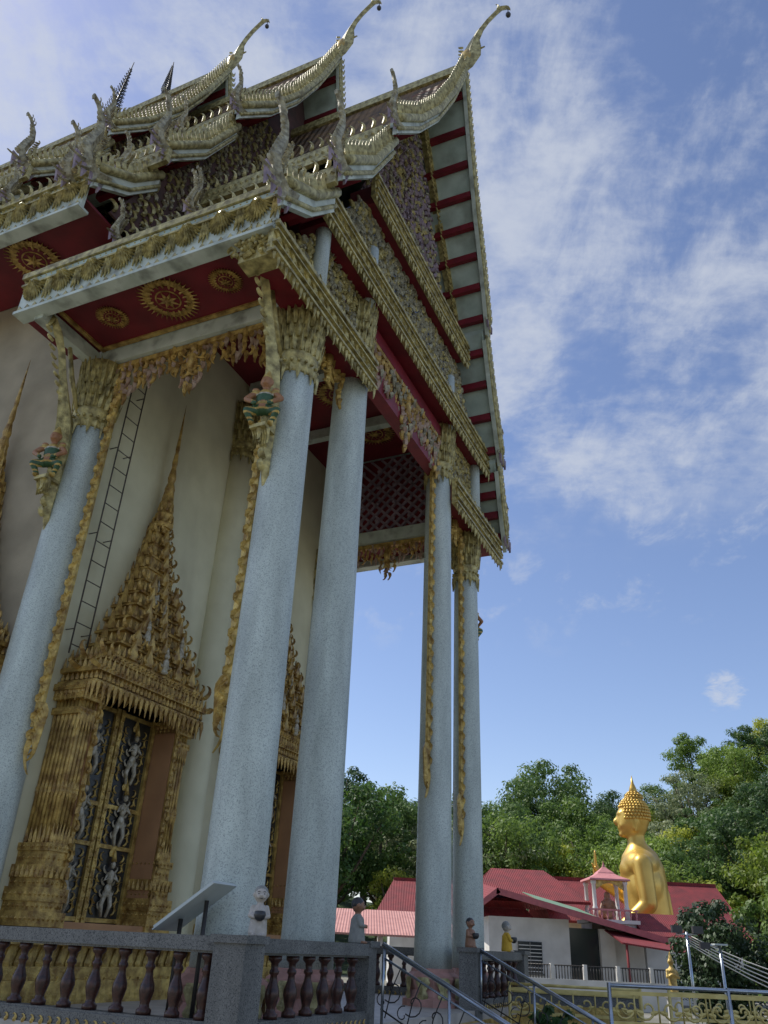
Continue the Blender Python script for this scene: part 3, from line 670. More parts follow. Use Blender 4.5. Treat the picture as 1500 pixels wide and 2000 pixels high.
for t in(1.89,6.32):
    o=spire_frame(temple,(t,4.0,0),0,'door_frame')
    r=MB();r.box(-1.015,-.93,-.53,0,.87,4.2);r.box(.93,1.015,-.53,0,.87,4.2);r.box(-.93,.93,-.5,0,4.12,4.198);r.box(-1.02,1.02,-.60,0,.86,.95)
    r.obj('door_reveal',['orange'],o)
    for s in(-1,1):
        d=MB();d.box(min(s*.005,s*.92),max(s*.005,s*.92),-.07,-.02,.95,4.12);d.mi=1
        for x in(.06,.87): d.box(s*x-.04,s*x+.04,-.12,-.06,.95,4.12)
        for z in(.97,2.0,2.58,4.03): d.box(min(s*.1,s*.83),max(s*.1,s*.83),-.11,-.06,z,z+.06)
        for k in range(22): d.flame((s*.06,-.12,1.0+.14*k),X*s,Z,.16,.03,1.6*(-1)**k,.02,4)
        for zb in(2.95,2.0,1.0):
            cx=s*.46;d.mi=2
            d.ell((cx,-.14,zb+.78),(.04,.04,.055),8,6);d.mi=1;d.tube([(cx,-.14,zb+.83),(cx,-.13,zb+1.02)],[.045,.005],8);d.mi=2
            d.ell((cx,-.13,zb+.60),(.065,.045,.11),8,6);d.ell((cx,-.12,zb+.42),(.075,.045,.10),8,6)
            for k in(-1,1):
                d.mi=2
                d.tube([(cx+k*.07,-.13,zb+.66),(cx+k*.15,-.15,zb+.55),(cx+k*.04,-.17,zb+.60)],[.022,.02,.016],6)
                d.tube([(cx+k*.04,-.12,zb+.4),(cx+k*.10,-.13,zb+.22),(cx+k*.05,-.12,zb+.05)],[.045,.035,.022],6)
                for j in range(4): d.flame((cx+k*.08,-.1,zb+.15+.17*j),X*k,(X*k*.6+Z).normalized(),.17,.025,-1.5,.02,4)
                d.mi=1
                for j in range(6): d.flame((cx+k*.20,-.09,zb+.08+.15*j),X*k,(X*k*.2+Z).normalized(),.22,.022,-2.2,.02,5)
                for j in range(3): d.flame((cx+k*.30,-.09,zb+.15+.28*j),-X*k,(Z).normalized(),.22,.02,-2.0,.02,5)
            d.flame((cx,-.09,zb+.9),X,Z,.22,.10,0,.02,4)
        d.obj('door_leaf',['navy','gold','whiteor'],o)
spire_frame(temple,(.10,6.15,.35),-pi/2,'window_frame',figs=False)
l=HB()
for x in(.42,.76): l.tube([(x,3.82,3.8),(x,3.82,9.2)],.013,6)
z=3.95
while z<9.1:
    l.tube([(.42,3.82,z),(.76,3.82,z)],.009,6);z+=.36
for z in(4.2,5.9,7.6,8.9):
    for x in(.42,.76): l.tube([(x,3.82,z),(x,4.0,z)],.010,5)
l.obj('ladder',['rust'])
# ---------------------------------------------------------------- balustrades
bprof=[(.075,0),(.075,.04),(.05,.06),(.045,.09),(.06,.14),(.075,.20),(.07,.25),(.04,.33),(.035,.38),(.05,.40),(.05,.42),(.035,.44),(.04,.49),(.07,.52),(.07,.56)]
bm_=MB();bm_.lathe((0,0,0),bprof,14);tmp=bm_.obj('baluster',['bal']);bmesh_=tmp.data;bpy.data.objects.remove(tmp)
def balus(label,segs,posts,railmat='rail'):
    b=thing('balustrade',label,'balustrade',TO,ANG,'balustrades round the terrace')
    for (p,q,sp) in segs:
        p=V3(p);q=V3(q);d=(q-p).normalized();L=(q-p).length
        r=MB();r.beam(p+Z*.79,q+Z*.79,.24,.13);r.beam(p+Z*.715,q+Z*.715,.17,.022);r.obj('top_rail',[railmat],b)
        r=MB();r.beam(p+Z*.06,q+Z*.06,.22,.12);r.beam(p+Z*.129,q+Z*.129,.18,.02)
        N=V3((-1,0,0)) if abs(d.y)>.5 else V3((0,-1,0));r.mi=1;nn=int(L/.12)
        for i in range(nn): r.flame(p+d*(.06+.12*i)+N*.12+Z*.0,d,Z,.11,.03,2.2,.015,5)
        r.obj('bottom_rail',[railmat,'gold'],b)
        n=int((L-.3)/sp)
        for i in range(n):
            o=bpy.data.objects.new('baluster',bmesh_);scn.collection.objects.link(o);o.parent=b
            o.location=p+d*(.15+(i+.5)*(L-.3)/n)+Z*.143
            o.rotation_euler[2]=U(0,3)
    for (x,y,w,h) in posts:
        r=MB();r.box(x-w/2,x+w/2,y-w/2,y+w/2,-.3,h-.05);r.box(x-w/2-.03,x+w/2+.03,y-w/2-.03,y+w/2+.03,h-.05,h+.02);r.obj('post',[railmat],b)
balus('grey stone balustrade with dark red balusters and carved posts',[((-.86,-.72,0),(-.86,6.5,0),.34),((-.86,-.74,0),(2.0,-.74,0),.36)],[(-.86,-.74,.36,.85),(2.02,-.74,.22,.87)])
balus('grey stone balustrade at the far side of the steps',[((6.15,-.74,0),(9.1,-.74,0),.36),((9.1,-.74,0),(9.1,9,0),.30)],[(6.15,-.74,.3,.87),(9.1,-.74,.3,.87)])
def handrail(t):
    h=thing('handrail','blue grey metal handrail with scrollwork down the steps','handrail',T(t,-.9,0),ANG,'handrails on the steps')
    p=MB();a=V3((0,0,.86));d=V3((0,-1.0,-.47));p.tube([a,a+d*2.6,a+d*2.6+V3((0,-.15,-.2))],.032,8);p.tube([a-Z*.14,a-Z*.14+d*2.6],.014,6)
    for k in(0.02,.9,1.8,2.6):
        q=a+d*k;p.tube([q,V3((q.x,q.y,max(-FL,q.z-.9)))],.02,6)
    p.obj('pipe',['steel'],h)
    s=MB()
    for k in range(9):
        c=a+d*(.16+.28*k)-Z*.42
        pts=[c+V3((0,cos(a_)*r,sin(a_)*r)) for a_,r in [(j*.5,.03+.011*j) for j in range(12)]];s.tube(pts,.008,4)
        s.tube([c+V3((0,-.1,.25)),c+V3((0,.02,0)),c+V3((0,.1,-.3))],.008,4)
        c2=c+V3((0,.14,-.12));pts=[c2+V3((0,-cos(a_)*r,-sin(a_)*r)) for a_,r in [(j*.5,.02+.008*j) for j in range(11)]];s.tube(pts,.007,4)
    s.tube([a-Z*.7,a-Z*.7+d*2.6],.010,5)
    s.obj('scrollwork',['black'],h)
handrail(2.2);handrail(6.15)
# ---------------------------------------------------------------- figurines
def novice(loc,rz,label,skin,robe,bowl=True,sc=1.0):
    n=thing('figurine',label,'statue',loc,rz,'novice monk statues on the balustrade');n.scale=(sc,sc,sc)
    b=MB()
    b.ell((0,0,.35),(.066,.068,.074),18,12)
    b.ell((0,-.045,.335),(.045,.03,.035));b.ell((0,-.072,.34),(.011,.014,.011))
    for s in(-1,1):
        b.ell((s*.067,.0,.345),(.010,.016,.022));b.ell((s*.028,-.056,.325),(.018,.014,.015))
    b.cap((0,0,.27),(0,0,.29),.03,.03)
    b.tube([(0,0,0),(0,0,.03),(0,0,.13),(0,0,.22),(0,0,.265)],[.085,.088,.078,.070,.035],16)
    for s in(-1,1):
        b.cap((s*.062,0,.235),(s*.085,-.03,.165),.026,.022);b.cap((s*.085,-.03,.165),(s*.035,-.085,.155),.022,.016)
        b.ell((s*.028,-.09,.155),(.018,.012,.02))
        for k in range(4): b.cap((s*(.03-.005*k),-.095,.165-.008*k),(s*(.012),-.105,.165-.009*k),.0055,.005,6)
        b.ell((s*.035,-.07,.008),(.022,.045,.014))
    def mf(c):
        if c.z>.268: return 0
        if c.z<.02 and c.y<-.04: return 0
        if c.x>.045 and c.z>.17 : return 0
        if c.y<-.078 and c.z>.1: return 0
        return 1
    solid(b,'body',[skin,robe],.006,n,mf,2)
    e=MB()
    for s in(-1,1):
        e.ell((s*.026,-.064,.352),(.009,.005,.004),8,5);e.tube([(s*.014,-.066,.368),(s*.028,-.064,.373),(s*.04,-.057,.367)],.0025,5)
    e.tube([(-.016,-.072,.315),(0,-.077,.311),(.016,-.072,.315)],.003,5)
    e.obj('face_detail',['dark'],n)
    h=MB();h.ell((0,.006,.362),(.0675,.068,.068),16,10);h.obj('cropped_hair',['robeg' if skin=='skin' else 'dark'],n)
    if bowl:
        q=MB();q.lathe((0,-.12,.12),[(.02,0),(.045,.02),(.055,.05),(.05,.08),(.045,.085),(.02,.088)],14);q.obj('alms_bowl',['dark'],n)
novice(T(-.80,-.74,.87)+V3((.12,.05,0)),radians(10),'pale child monk statue holding black bowl on rail','skin','skin',True,1.07)
novice(T(1.75,-.74,.86),radians(95),'grey robed child monk statue on stone rail','skinb','robeg',False,1.2)
novice(T(6.15,-.74,.89),radians(40),'brown child monk statue on far balustrade post','skinb','skinb',True,1.05)
novice(T(8.3,-.74,.86),radians(100),'child monk statue in yellow robe on far rail','skin','robey',True,1.2)
s=thing('sign_stand','tilted frosted panel on metal stand behind the stone rail','sign',T(-.60,.05,0),ANG)
q=MB();q.obox((0,0,0),X*.20,Y*.40,Z*.012);q.obox((0,0,-.02),X*.215,Y*.415,Z*.006);o=q.obj('panel',['screen'],s);o.rotation_euler=(radians(-33),0,0);o.location=(0,0,1.13)
q=MB();q.tube([(0,-.15,0),(0,-.15,1.18)],.025,6);q.tube([(0,.15,0),(0,.15,1.0)],.025,6);q.obj('stand',['black'],s)
# ---------------------------------------------------------------- ground + hill
g=MB();g.box(-900,900,-300,1500,-.4,0);o=g.obj('ground',['ground']);o['kind']='structure'
def hillz(x,y):
    k=min(1,max(0,(y-56)/48));k=k*k*(3-2*k)
    pts=[(-60,12),(-10,8),(12,4.2),(24,6),(32,10),(40,14.5),(50,20),(70,30),(110,40)]
    if x<=pts[0][0]: v=pts[0][1]
    elif x>=pts[-1][0]: v=pts[-1][1]
    else:
        for a,b in zip(pts,pts[1:]):
            if a[0]<=x<=b[0]: v=a[1]+(b[1]-a[1])*(x-a[0])/(b[0]-a[0]);break
    return k*v+ .6*sin(x*.3)*cos(y*.23)*k
hm=MB();nx,ny=60,30;vs=[];
for j in range(ny+1):
    for i in range(nx+1):
        x=-60+200*i/nx;y=54+110*j/ny;vs.append((x,y,hillz(x,y)-.05 if j else -.2))
hm.add(vs,[(j*(nx+1)+i,j*(nx+1)+i+1,(j+1)*(nx+1)+i+1,(j+1)*(nx+1)+i) for j in range(ny) for i in range(nx)],True)
o=hm.obj('hill',['hill']);o['kind']='structure'
# ---------------------------------------------------------------- trees
def crown(seed,R,H,zc,ncl,nl,leaf,flat=1):
    rnd=random.Random(seed);m=MB();cl=[]
    for i in range(ncl):
        while True:
            p=V3((rnd.uniform(-1,1),rnd.uniform(-1,1),rnd.uniform(-.8,1)))
            if .35<p.length<1: break
        r=R*rnd.uniform(.16,.32)
        cl.append((V3((p.x*R*rnd.uniform(.75,1.1),p.y*R*rnd.uniform(.75,1.1),zc+p.z*H)),r))
    vs=[];fs=[]
    for c,r in cl:
        for k in range(nl):
            d=V3((rnd.gauss(0,1),rnd.gauss(0,1),rnd.gauss(0,1))).normalized();p=c+V3((d.x,d.y,d.z*.7*flat))*r*rnd.uniform(.5,1.1)
            nn=(d+V3((rnd.uniform(-.7,.7),rnd.uniform(-.7,.7),rnd.uniform(-.2,1)))).normalized()
            a=nn.cross(V3((rnd.uniform(-1,1),rnd.uniform(-1,1),.3))).normalized();b=nn.cross(a);l=leaf*rnd.uniform(.6,1.25)
            o=len(vs);vs+=[p-a*l*.5,p+b*l*.28,p+a*l*.55,p-b*l*.28];fs.append((o,o+1,o+2,o+3))
    m.add(vs,fs);return m,cl
treev=[]
spec=[('leafa',4.2,3.6,7.6,75,130,.31,1),('leafc',3.8,4.2,8.0,75,130,.30,1),('leafb',3.6,3.2,6.6,60,130,.31,1),('leafp',4.6,3.0,7.6,60,110,.27,.5),('leafa',3.3,4.6,8.6,70,130,.30,1),('leafb',2.6,2.6,4.4,50,120,.28,1),('leafc',4.6,3.2,9.0,85,130,.30,.8)]
for i,(mm,R,H,zc,nc,nl,lf,fl) in enumerate(spec):
    m,cl=crown(100+i,R,H,zc,nc,nl,lf,fl);co=m.obj('crown',[mm])
    t=MB();t.tube([(0,0,-.6),(.1,0,zc*.3),(-.1,.1,zc*.65),(0,0,zc*1.1)],[.34,.26,.2,.08],8)
    for c,r in cl[:9]:
        z0=zc*.45;t.tube([(0,0,z0),(c.x*.5,c.y*.5,(z0+c.z)/2-.3),tuple(c)],[.14,.09,.03],6)
    to=t.obj('trunk',['bark']);treev.append((co.data,to.data));bpy.data.objects.remove(co);bpy.data.objects.remove(to)
tl=['broad green tree on the wooded hillside','dense dark green tree on the wooded hillside','bright yellow green tree on the wooded hillside','pale feathery spreading tree on the hillside','tall green tree on the wooded hillside','low yellow green tree behind the red roofs','wide dark crowned tree on the hill crest']
def tree(x,y,k,sc,z=None,label=None):
    t=thing('tree',label or tl[k],'tree',(x,y,hillz(x,y) if z is None else z),U(0,6.28),'trees on the wooded hill')
    t.scale=(sc*U(.9,1.1),sc*U(.9,1.1),sc)
    for nm,d in(('crown',treev[k][0]),('trunk',treev[k][1])):
        o=bpy.data.objects.new(nm,d);scn.collection.objects.link(o);o.parent=t
rows=[(60,2.6),(66,4.2),(74,4.0),(83,4.0),(93,4.0),(104,4.2)]
for ri,(yy,sp) in enumerate(rows):
    x=-.10*yy
    while x<.60*yy:
        xx=x+U(-1.2,1.2);y=yy+U(-3,3)
        if ri==0:
            tree(xx,y,random.choice([5,5,2,0,5,0]),U(.75,1.05))
        else:
            k=random.choice([0,2,1,3,4,6,0,4,1]) if xx/yy>.1 else random.choice([0,1,3,0,3,4])
            tree(xx,y,k,U(.76,.98))
        x+=sp*(1.5 if ri==0 else 1)
tree(20.2,97,6,1.35);tree(17,96,1,1.0);tree(-3,88,1,1.1)
tree(5.2,62,3,.95);tree(9,64,3,.95);tree(1,64,1,1.0)
def shrub(name,label,x,y,R,H,mm,seed,n=60,leaf=.14,nl=70):
    t=thing(name,label,'bush',(x,y,0))
    m,cl=crown(seed,R,H,H*.95,n,nl,leaf);m.obj('foliage',[mm],t)
    s=MB()
    for c,r in cl[:8]: s.tube([(0,0,-.05),(c.x*.4,c.y*.4,c.z*.5),tuple(c)],[.06,.04,.015],6)
    s.obj('stem',['bark'],t)
shrub('bush','dense dark green rounded bush beside the pavilion',9.8,25,1.35,1.65,'leafd',5,110,.13,130)
shrub('bush','bright green leafy shrub near the fence',13.2,27,1.7,2.2,'leafa',6,90,.17,110)
shrub('bush','green leafy bush below the bright shrub',11.9,23.5,1.5,1.3,'leafa',8,80,.14,110)
shrub('bush','small green potted plant beside the rail',3.1,15.0,.4,.55,'leafa',9,20,.12,40)
# ---------------------------------------------------------------- houses
def gable(mb,x0,x1,y0,y1,ze,zr,th=.12,hip=0):
    ym=(y0+y1)/2
    a=[(x0,y0,ze),(x1,y0,ze),(x1-hip,ym,zr),(x0+hip,ym,zr),(x0,y1,ze),(x1,y1,ze)]
    vs=a+[(p[0],p[1],p[2]-th) for p in a]
    mb.add(vs,[(0,1,2,3),(3,2,5,4),(6,9,8,7),(9,10,11,8),(0,6,7,1),(4,5,11,10),(0,3,4,10,9,6),(1,7,8,11,5,2)])
h=thing('house','long low house with red tiled gable roof','house',(0,0,0),0,'red roofed temple houses')
b=MB();b.box(1.4,8.3,48,53,0,3.3);b.obj('wall',['white'],h)
b=MB();gable(b,.6,9,47,54,3.25,5.1,hip=1.0);b.box(1.6,8,50.4,50.6,5.05,5.2);b.obj('roof',['tiler'],h)
h=thing('house','wide building with red tiled roof beneath the hillside','house',(0,0,0),0,'red roofed temple houses')
b=MB();b.box(10.5,19.4,48,53,0,3.4);b.obj('wall',['white'],h)
b=MB();gable(b,9.8,20.2,47,54,3.3,5.55);b.box(9.8,20.2,50.4,50.6,5.5,5.66);b.obj('roof',['tiler'],h)
h=thing('house','white house with hipped red roof and green sheet panel','house',(0,0,0),0,'red roofed temple houses')
b=MB();b.box(5.3,8.7,38,44,0,3.0);b.box(10.0,10.6,38,44,0,2.7);b.box(10.6,12.0,38.6,44,0,2.5);b.obj('wall',['white'],h)
b=MB();b.box(6.5,7.5,37.93,38.01,.95,2.1);b.mi=1
for k in range(8): b.box(6.52,7.48,37.90,37.95,1.0+.135*k,1.03+.135*k)
b.mi=2;b.box(6.42,7.58,37.9,37.99,.88,.95);b.box(6.98,7.02,37.9,37.96,.95,2.1);b.obj('window',['glass','white','rail'],h)
b=MB();b.box(8.7,10.0,38.3,38.4,0,2.7);b.obj('doorway',['glass'],h)  # dark panel stands in for the shade inside the open doorway
b=MB()
def slope(mb,p,q,y0,y1,th):
    vs=[(p[0],y0,p[1]),(q[0],y0,q[1]),(q[0],y1,q[1]+.5),(p[0],y1,p[1]+.5)];vs=vs+[(a,b_,c-th) for a,b_,c in vs]
    mb.add(vs,[(0,1,2,3),(4,7,6,5),(0,4,5,1),(1,5,6,2),(2,6,7,3),(3,7,4,0)])
slope(b,(5.6,4.0),(12.6,2.42),37,42,.10);slope(b,(5.6,4.0),(4.4,3.1),37,42,.10)
gable(b,4.9,10.6,41.5,48,3.9,5.45,hip=1.5)
b.obj('roof',['tiler'],h)
b=MB();b.beam((5.5,36.95,3.92),(12.7,36.95,2.3),.08,.24);b.beam((5.6,36.95,3.95),(4.3,36.95,3.0),.08,.22);b.beam((12.7,37,2.3),(12.7,42,2.8),.08,.2);b.obj('roof_edge',['pink'],h)
b=MB();slope(b,(7.3,3.68),(9.8,3.11),37.3,41,.03);b.obj('roof_panel',['greenroof'],h)
b=MB();slope(b,(10.2,2.2),(13.2,1.9),35.5,38,.06);b.tube([(10.4,35.6,0),(10.4,35.6,2.2)],.05,6);b.tube([(13.0,35.6,0),(13.0,35.6,1.9)],.05,6);b.obj('porch_roof',['tiler'],h)
h=thing('house','small annex with low red roof before golden statue','house',(0,0,0),0,'red roofed temple houses')
b=MB();b.box(12.4,16.6,39.6,42,0,2.55);b.obj('wall',['white'],h)
b=MB();gable(b,12.2,17.2,39,42.6,2.55,3.5);b.obj('roof',['tiler'],h)
aw=thing('shed','open shed with pale pink corrugated sheet roof','shed',(0,0,0))
b=MB();vs=[(-2.2,30,2.0),(3.2,30,2.0),(3.2,35,2.9),(-2.2,35,2.9)];b.add(vs+[(a,c,d-.06) for a,c,d in vs],[(0,1,2,3),(4,7,6,5),(0,4,5,1),(1,5,6,2),(2,6,7,3),(3,7,4,0)]);b.obj('roof',['pinkroof'],aw)
for x in(-2,.6,3):
    for y,zt in((30.3,2.0),(34.7,2.8)):
        b=MB();b.tube([(x,y,0),(x,y,zt)],.06,8);b.obj('post',['white'],aw)
f=thing('fence','low white wall with dark iron railings before the house','fence',(0,0,0))
b=MB();b.box(5.6,11,33,33.15,0,.9)
for k in range(5): b.box(5.6+1.2*k,5.72+1.2*k,32.98,33.17,.9,1.38)
b.obj('wall',['white'],f)
b=MB()
for k in range(50): b.tube([(5.75+.105*k,33.07,.9),(5.75+.105*k,33.07,1.35)],.018,4)
b.tube([(5.6,33.07,1.33),(11,33.07,1.33)],.02,5);b.obj('railing',['black'],f)
# pavilion
p=thing('pavilion','small pink and white shrine pavilion on a tall base','pavilion',(11.2,41,0))
b=MB();b.box(-1.0,1.0,-1,1,0,3.0);b.box(-1.15,1.15,-1.15,1.15,3.0,3.15);b.obj('base',['white'],p)
b=MB()
for k in range(9):
    b.lathe((-1.05+.26*k,-1.05,3.15),[(.05,0),(.03,.1),(.06,.2),(.03,.3),(.05,.36)],6)
b.box(-1.12,1.12,-1.1,-1.0,3.51,3.58);b.obj('balustrade',['pinkp'],p)
for x in(-.72,.72):
    for y in(-.72,.72):
        b=MB();b.lathe((x,y,3.15),[(.12,0),(.12,.5),(.09,.55),(.09,1.45),(.13,1.5),(.13,1.6)],8);b.obj('post',['white'],p)
b=MB();b.prism([(-.62,0),(-.3,.22),(0,.32),(.3,.22),(.62,0),(.62,.42),(-.62,.42)],(0,-.72,4.38),X,Z,.05)
b.obj('arch_trim',['gold'],p)
b=MB();b.lathe((0,0,4.78),[(1.32,0),(1.3,.07),(.8,.22),(.55,.32),(.5,.38),(.25,.52),(.1,.62),(.04,.75),(.01,.9)],4,False,pi/4)
b.obj('roof',['pinkp'],p)
b=MB();b.ell((0,0,3.45),(.42,.35,.28));b.ell((.05,0,3.85),(.22,.2,.3));b.ell((.05,-.02,4.2),(.15,.15,.17));b.cap((-.2,-.1,3.9),(-.35,-.25,3.6),.08,.06);b.cap((.28,-.1,3.9),(.35,-.25,3.6),.08,.06)
solid(b,'seated_figure',['skinb'],.04,p)
# ---------------------------------------------------------------- great seated image
bd=thing('statue','giant golden seated Buddha statue seen in profile','statue',(14.05,45,0),radians(-14))
b=MB()
b.ell((0.2,0,.9),(2.6,3.2,1.0),24,12)
b.ell((-.9,1.9,1.0),(1.3,.9,.75));b.ell((-.9,-1.9,1.0),(1.3,.9,.75))
b.tube([(0.35,0,1.0),(.34,0,2.4),(.30,0,3.6),(.24,0,4.8),(.16,0,5.5),(.12,0,6.0)],[1.25,1.14,1.14,1.12,.90,.48],24)
b.ell((.20,0,4.95),(.98,1.6,.84),24,14)
b.ell((.30,0,4.0),(1.0,1.45,1.4),24,14)
b.ell((-.25,0,4.75),(.66,1.1,.66),20,12)
b.tube([(.12,0,5.5),(.08,0,6.7)],[.52,.42],18)
b.ell((.02,0,7.25),(.80,.70,1.02),26,18)
b.ell((-.28,0,6.85),(.46,.48,.56),18,12)
b.tube([(-.70,0,7.42),(-.92,0,7.10),(-.84,0,6.98)],[.07,.14,.10],10)
b.ell((-.70,0,6.82),(.14,.24,.06));b.ell((-.66,0,6.71),(.13,.2,.06));b.ell((-.58,0,6.48),(.2,.24,.16))
b.ell((-.62,0,7.52),(.2,.5,.10))
for s in(-1,1):
    b.ell((.1,s*.70,7.12),(.18,.07,.36));b.ell((.08,s*.71,6.72),(.1,.06,.25))
    b.ell((-.52,s*.28,6.92),(.2,.2,.22))
b.cap((.18,-1.35,4.95),(.30,-1.55,3.1),.48,.42,16);b.cap((.30,-1.55,3.1),(-1.2,-1.5,1.9),.42,.28,16)
b.ell((-1.6,-1.45,1.75),(.42,.3,.14))
for k in range(4): b.cap((-1.85,-1.65+.13*k,1.75),(-2.3+.05*abs(k-1),-1.65+.13*k,1.55),.075,.06,8)
b.cap((-1.55,-1.15,1.8),(-1.85,-.95,1.75),.08,.07,8)
b.cap((.1,1.4,4.9),(-.5,1.7,3.5),.46,.40,16);b.cap((-.5,1.7,3.5),(-1.95,1.3,4.3),.38,.24,16)
b.ell((-2.05,1.28,4.7),(.20,.38,.48))
for k in range(4): b.cap((-2.08,1.03+.17*k,5.05),(-2.06,1.00+.18*k,5.8-.06*abs(k-1.5)),.10,.075,8)
b.cap((-2.05,.98,4.6),(-2.25,.70,5.1),.11,.08,8)
body=solid(b,'body',['buddha'],.07,bd,None,8,(0,0,.95))
rb_=MB()
rb_.tube([(-.90,.5,4.3),(-.50,.95,5.1),(.1,1.0,5.60),(.72,.6,5.30),(1.12,.0,4.6),(1.32,-.3,3.6),(1.40,-.2,2.4),(1.5,0,1.4)],[.08,.09,.10,.10,.11,.13,.15,.17],10)
rb_.obj('robe_fold',['buddha'],bd,(0,0,.95))
hr=MB()
hr.ell((.10,0,7.42),(.80,.745,.96),24,16);hr.ell((.18,0,8.25),(.44,.42,.42),16,10)
for j in range(11):
    ph=.1+.165*j;nn=max(1,int(32*sin(ph)))
    for i in range(nn):
        a=2*pi*(i+.5*(j%2))/nn;d=V3((sin(ph)*cos(a),sin(ph)*sin(a),cos(ph)))
        p=V3((.10+.81*d.x,.755*d.y,7.42+.965*d.z))
        if p.x<-.42 and p.z<7.75: continue
        hr.ell(p,.085,7,5)
for j in range(4):
    ph=.3+.35*j;nn=int(16*sin(ph))+1
    for i in range(nn):
        a=2*pi*i/nn;hr.ell((.18+.44*sin(ph)*cos(a),.43*sin(ph)*sin(a),8.25+.42*cos(ph)),.08,6,5)
hr.obj('curled_hair',['buddha'],bd,(0,0,.95))
fl=MB();fl.lathe((.18,0,8.55),[(.14,0),(.22,.12),(.18,.3),(.08,.55),(.01,.95)],12);fl.obj('flame_finial',['buddha'],bd,(0,0,.95))
pd=MB();pd.lathe((0,0,0),[(3.6,0),(3.6,.3),(3.2,.4),(3.2,.8),(3.4,.95),(3.4,1.05)],24);pd.obj('pedestal',['white'],bd)
# ---------------------------------------------------------------- gilt fence
def giltfence(loc,rz,L,label,top=1.3,solidp=True):
    f=thing('fence',label,'fence',loc,rz,'gilt metal fences')
    p=MB();p.tube([(0,0,top),(L,0,top)],.024,8)
    n=max(1,int(L/1.6))
    for k in range(n+1): p.tube([(L*k/n,0,0),(L*k/n,0,top+.03)],.028,8)
    p.obj('rail',['steel' if solidp else 'yellow'],f)
    s=MB()
    for z in(top-.08,top-.42,.2): s.obox((L/2,0,z),X*L/2,Y*.012,Z*.022)
    m=int(L/.32)
    for k in range(m):
        c=V3(((k+.5)*L/m,0,top-.25));sg=(-1)**k
        pts=[c+V3((sg*cos(a)*r,0,sin(a)*r)) for a,r in [(j*.5,.02+.0105*j) for j in range(13)]];s.tube(pts,.015,5)
        s.tube([c+V3((.16,0,.16)),c+V3((.16,0,-.16))],.012,4)
        for q in(-1,1): s.flame(c+V3((q*.05,0,-.05)),X*q,(X*q+Z*.3).normalized(),.14,.035,-1.6,.015,4)
    if solidp: s.obox(V3((L/2,0,(top-.5)/2+.08)),X*L/2,Y*.015,Z*((top-.55)/2-.04))
    s.obj('scroll_panel',['yellow'],f)
giltfence((3.25,12.1,0),radians(3),3.2,'gilt scrollwork fence with steel top rail beside the path',1.30)
giltfence((2.6,16.2,0),radians(-12),2.2,'gilt metal fence section joining the terrace wall',1.15,False)
giltfence((4.8,14.4,0),radians(6),3.6,'gilt scrollwork fence standing behind another',1.25,False)
pw=thing('garden_wall','low grey wall with gilded panel and coping','wall',(2.2,17.6,0),radians(-10))
b=MB();b.box(0,3.0,0,.25,0,.98);b.obj('wall_base',['rail'],pw)
b=MB();b.box(-.03,3.03,-.03,.28,.98,1.06);b.obj('coping',['yellow'],pw);b=MB();b.box(0.1,2.9,-.03,-.001,.3,.8);b.obj('gilt_panel',['gold'],pw)
lp=thing('lamp_post','solar floodlight on slim metal pole with small box','lamp',(7.2,18.2,0))
b=MB();b.tube([(0,0,0),(0,0,1.95)],.03,8);b.tube([(0,0,1.9),(-.3,0,1.95)],.02,6);b.obj('pole',['steel'],lp)
b=MB();b.obox((0,0,1.95),X*.13,Y*.1,Z*.015);o=b.obj('solar_panel',['screen'],lp)
b=MB();b.box(-.42,-.22,-.08,.0,1.86,1.98);b.obj('lamp_head',['dark'],lp)
lp=thing('lamp_post','pair of black floodlights on a pole by the bush','lamp',(7.75,21.5,0))
b=MB();b.tube([(0,0,0),(0,0,2.25)],.035,8);b.tube([(-.25,0,2.2),(.25,0,2.2)],.02,6);b.obj('pole',['steel'],lp)
for q in(-.25,.25):
    b=MB();b.obox((q,-.05,2.3),X*.12,Y*.06,Z*.08);b.obj('lamp_head',['dark'],lp)
cb=thing('cable','bundle of white overhead cables sagging toward a pole','cable',(0,0,0))
for k in range(5):
    b=MB();p0=V3((7.75,21.5,2.2-.05*k));p1=V3((13.5,19.0,1.2-.22*k))
    b.tube([p0.lerp(p1,i/10)-Z*(.5*4*(i/10)*(1-i/10)) for i in range(11)],.012,5);b.obj('wire',['white'],cb)
n=thing('figurine','small gilded standing deity figurine on a low post','statue',(6.3,18.6,0))
b=MB();b.lathe((0,0,0),[(.16,0),(.16,.95),(.2,.98),(.2,1.04)],8,False);b.obj('pedestal',['white'],n)
b=MB();b.tube([(0,0,1.04),(0,0,1.3),(0,0,1.45),(0,0,1.52)],[.1,.08,.09,.04],12);b.ell((0,0,1.6),.065);b.tube([(0,0,1.64),(0,0,1.8)],[.05,.005],8)
for s in(-1,1): b.cap((s*.09,0,1.45),(s*.12,-.05,1.32),.03,.025);b.cap((s*.12,-.05,1.32),(s*.02,-.1,1.38),.025,.02)
solid(b,'body',['gold'],.014,n)
# ---------------------------------------------------------------- camera
pit=radians(28.6);rol=radians(2.8)
F=V3((0,cos(pit),sin(pit)));U0=V3((0,-sin(pit),cos(pit)))
Rc=X*cos(rol)+U0*sin(rol);Uc=-X*sin(rol)+U0*cos(rol)
cam=bpy.data.cameras.new('camera');co=bpy.data.objects.new('camera',cam);scn.collection.objects.link(co)
co.matrix_world=Matrix(((Rc.x,Uc.x,-F.x,0),(Rc.y,Uc.y,-F.y,0),(Rc.z,Uc.z,-F.z,1.6),(0,0,0,1)))
cam.sensor_fit='VERTICAL';cam.sensor_height=36;cam.sensor_width=27;cam.lens=1560/2000*36;cam.clip_end=3000;cam.clip_start=.05
scn.camera=co
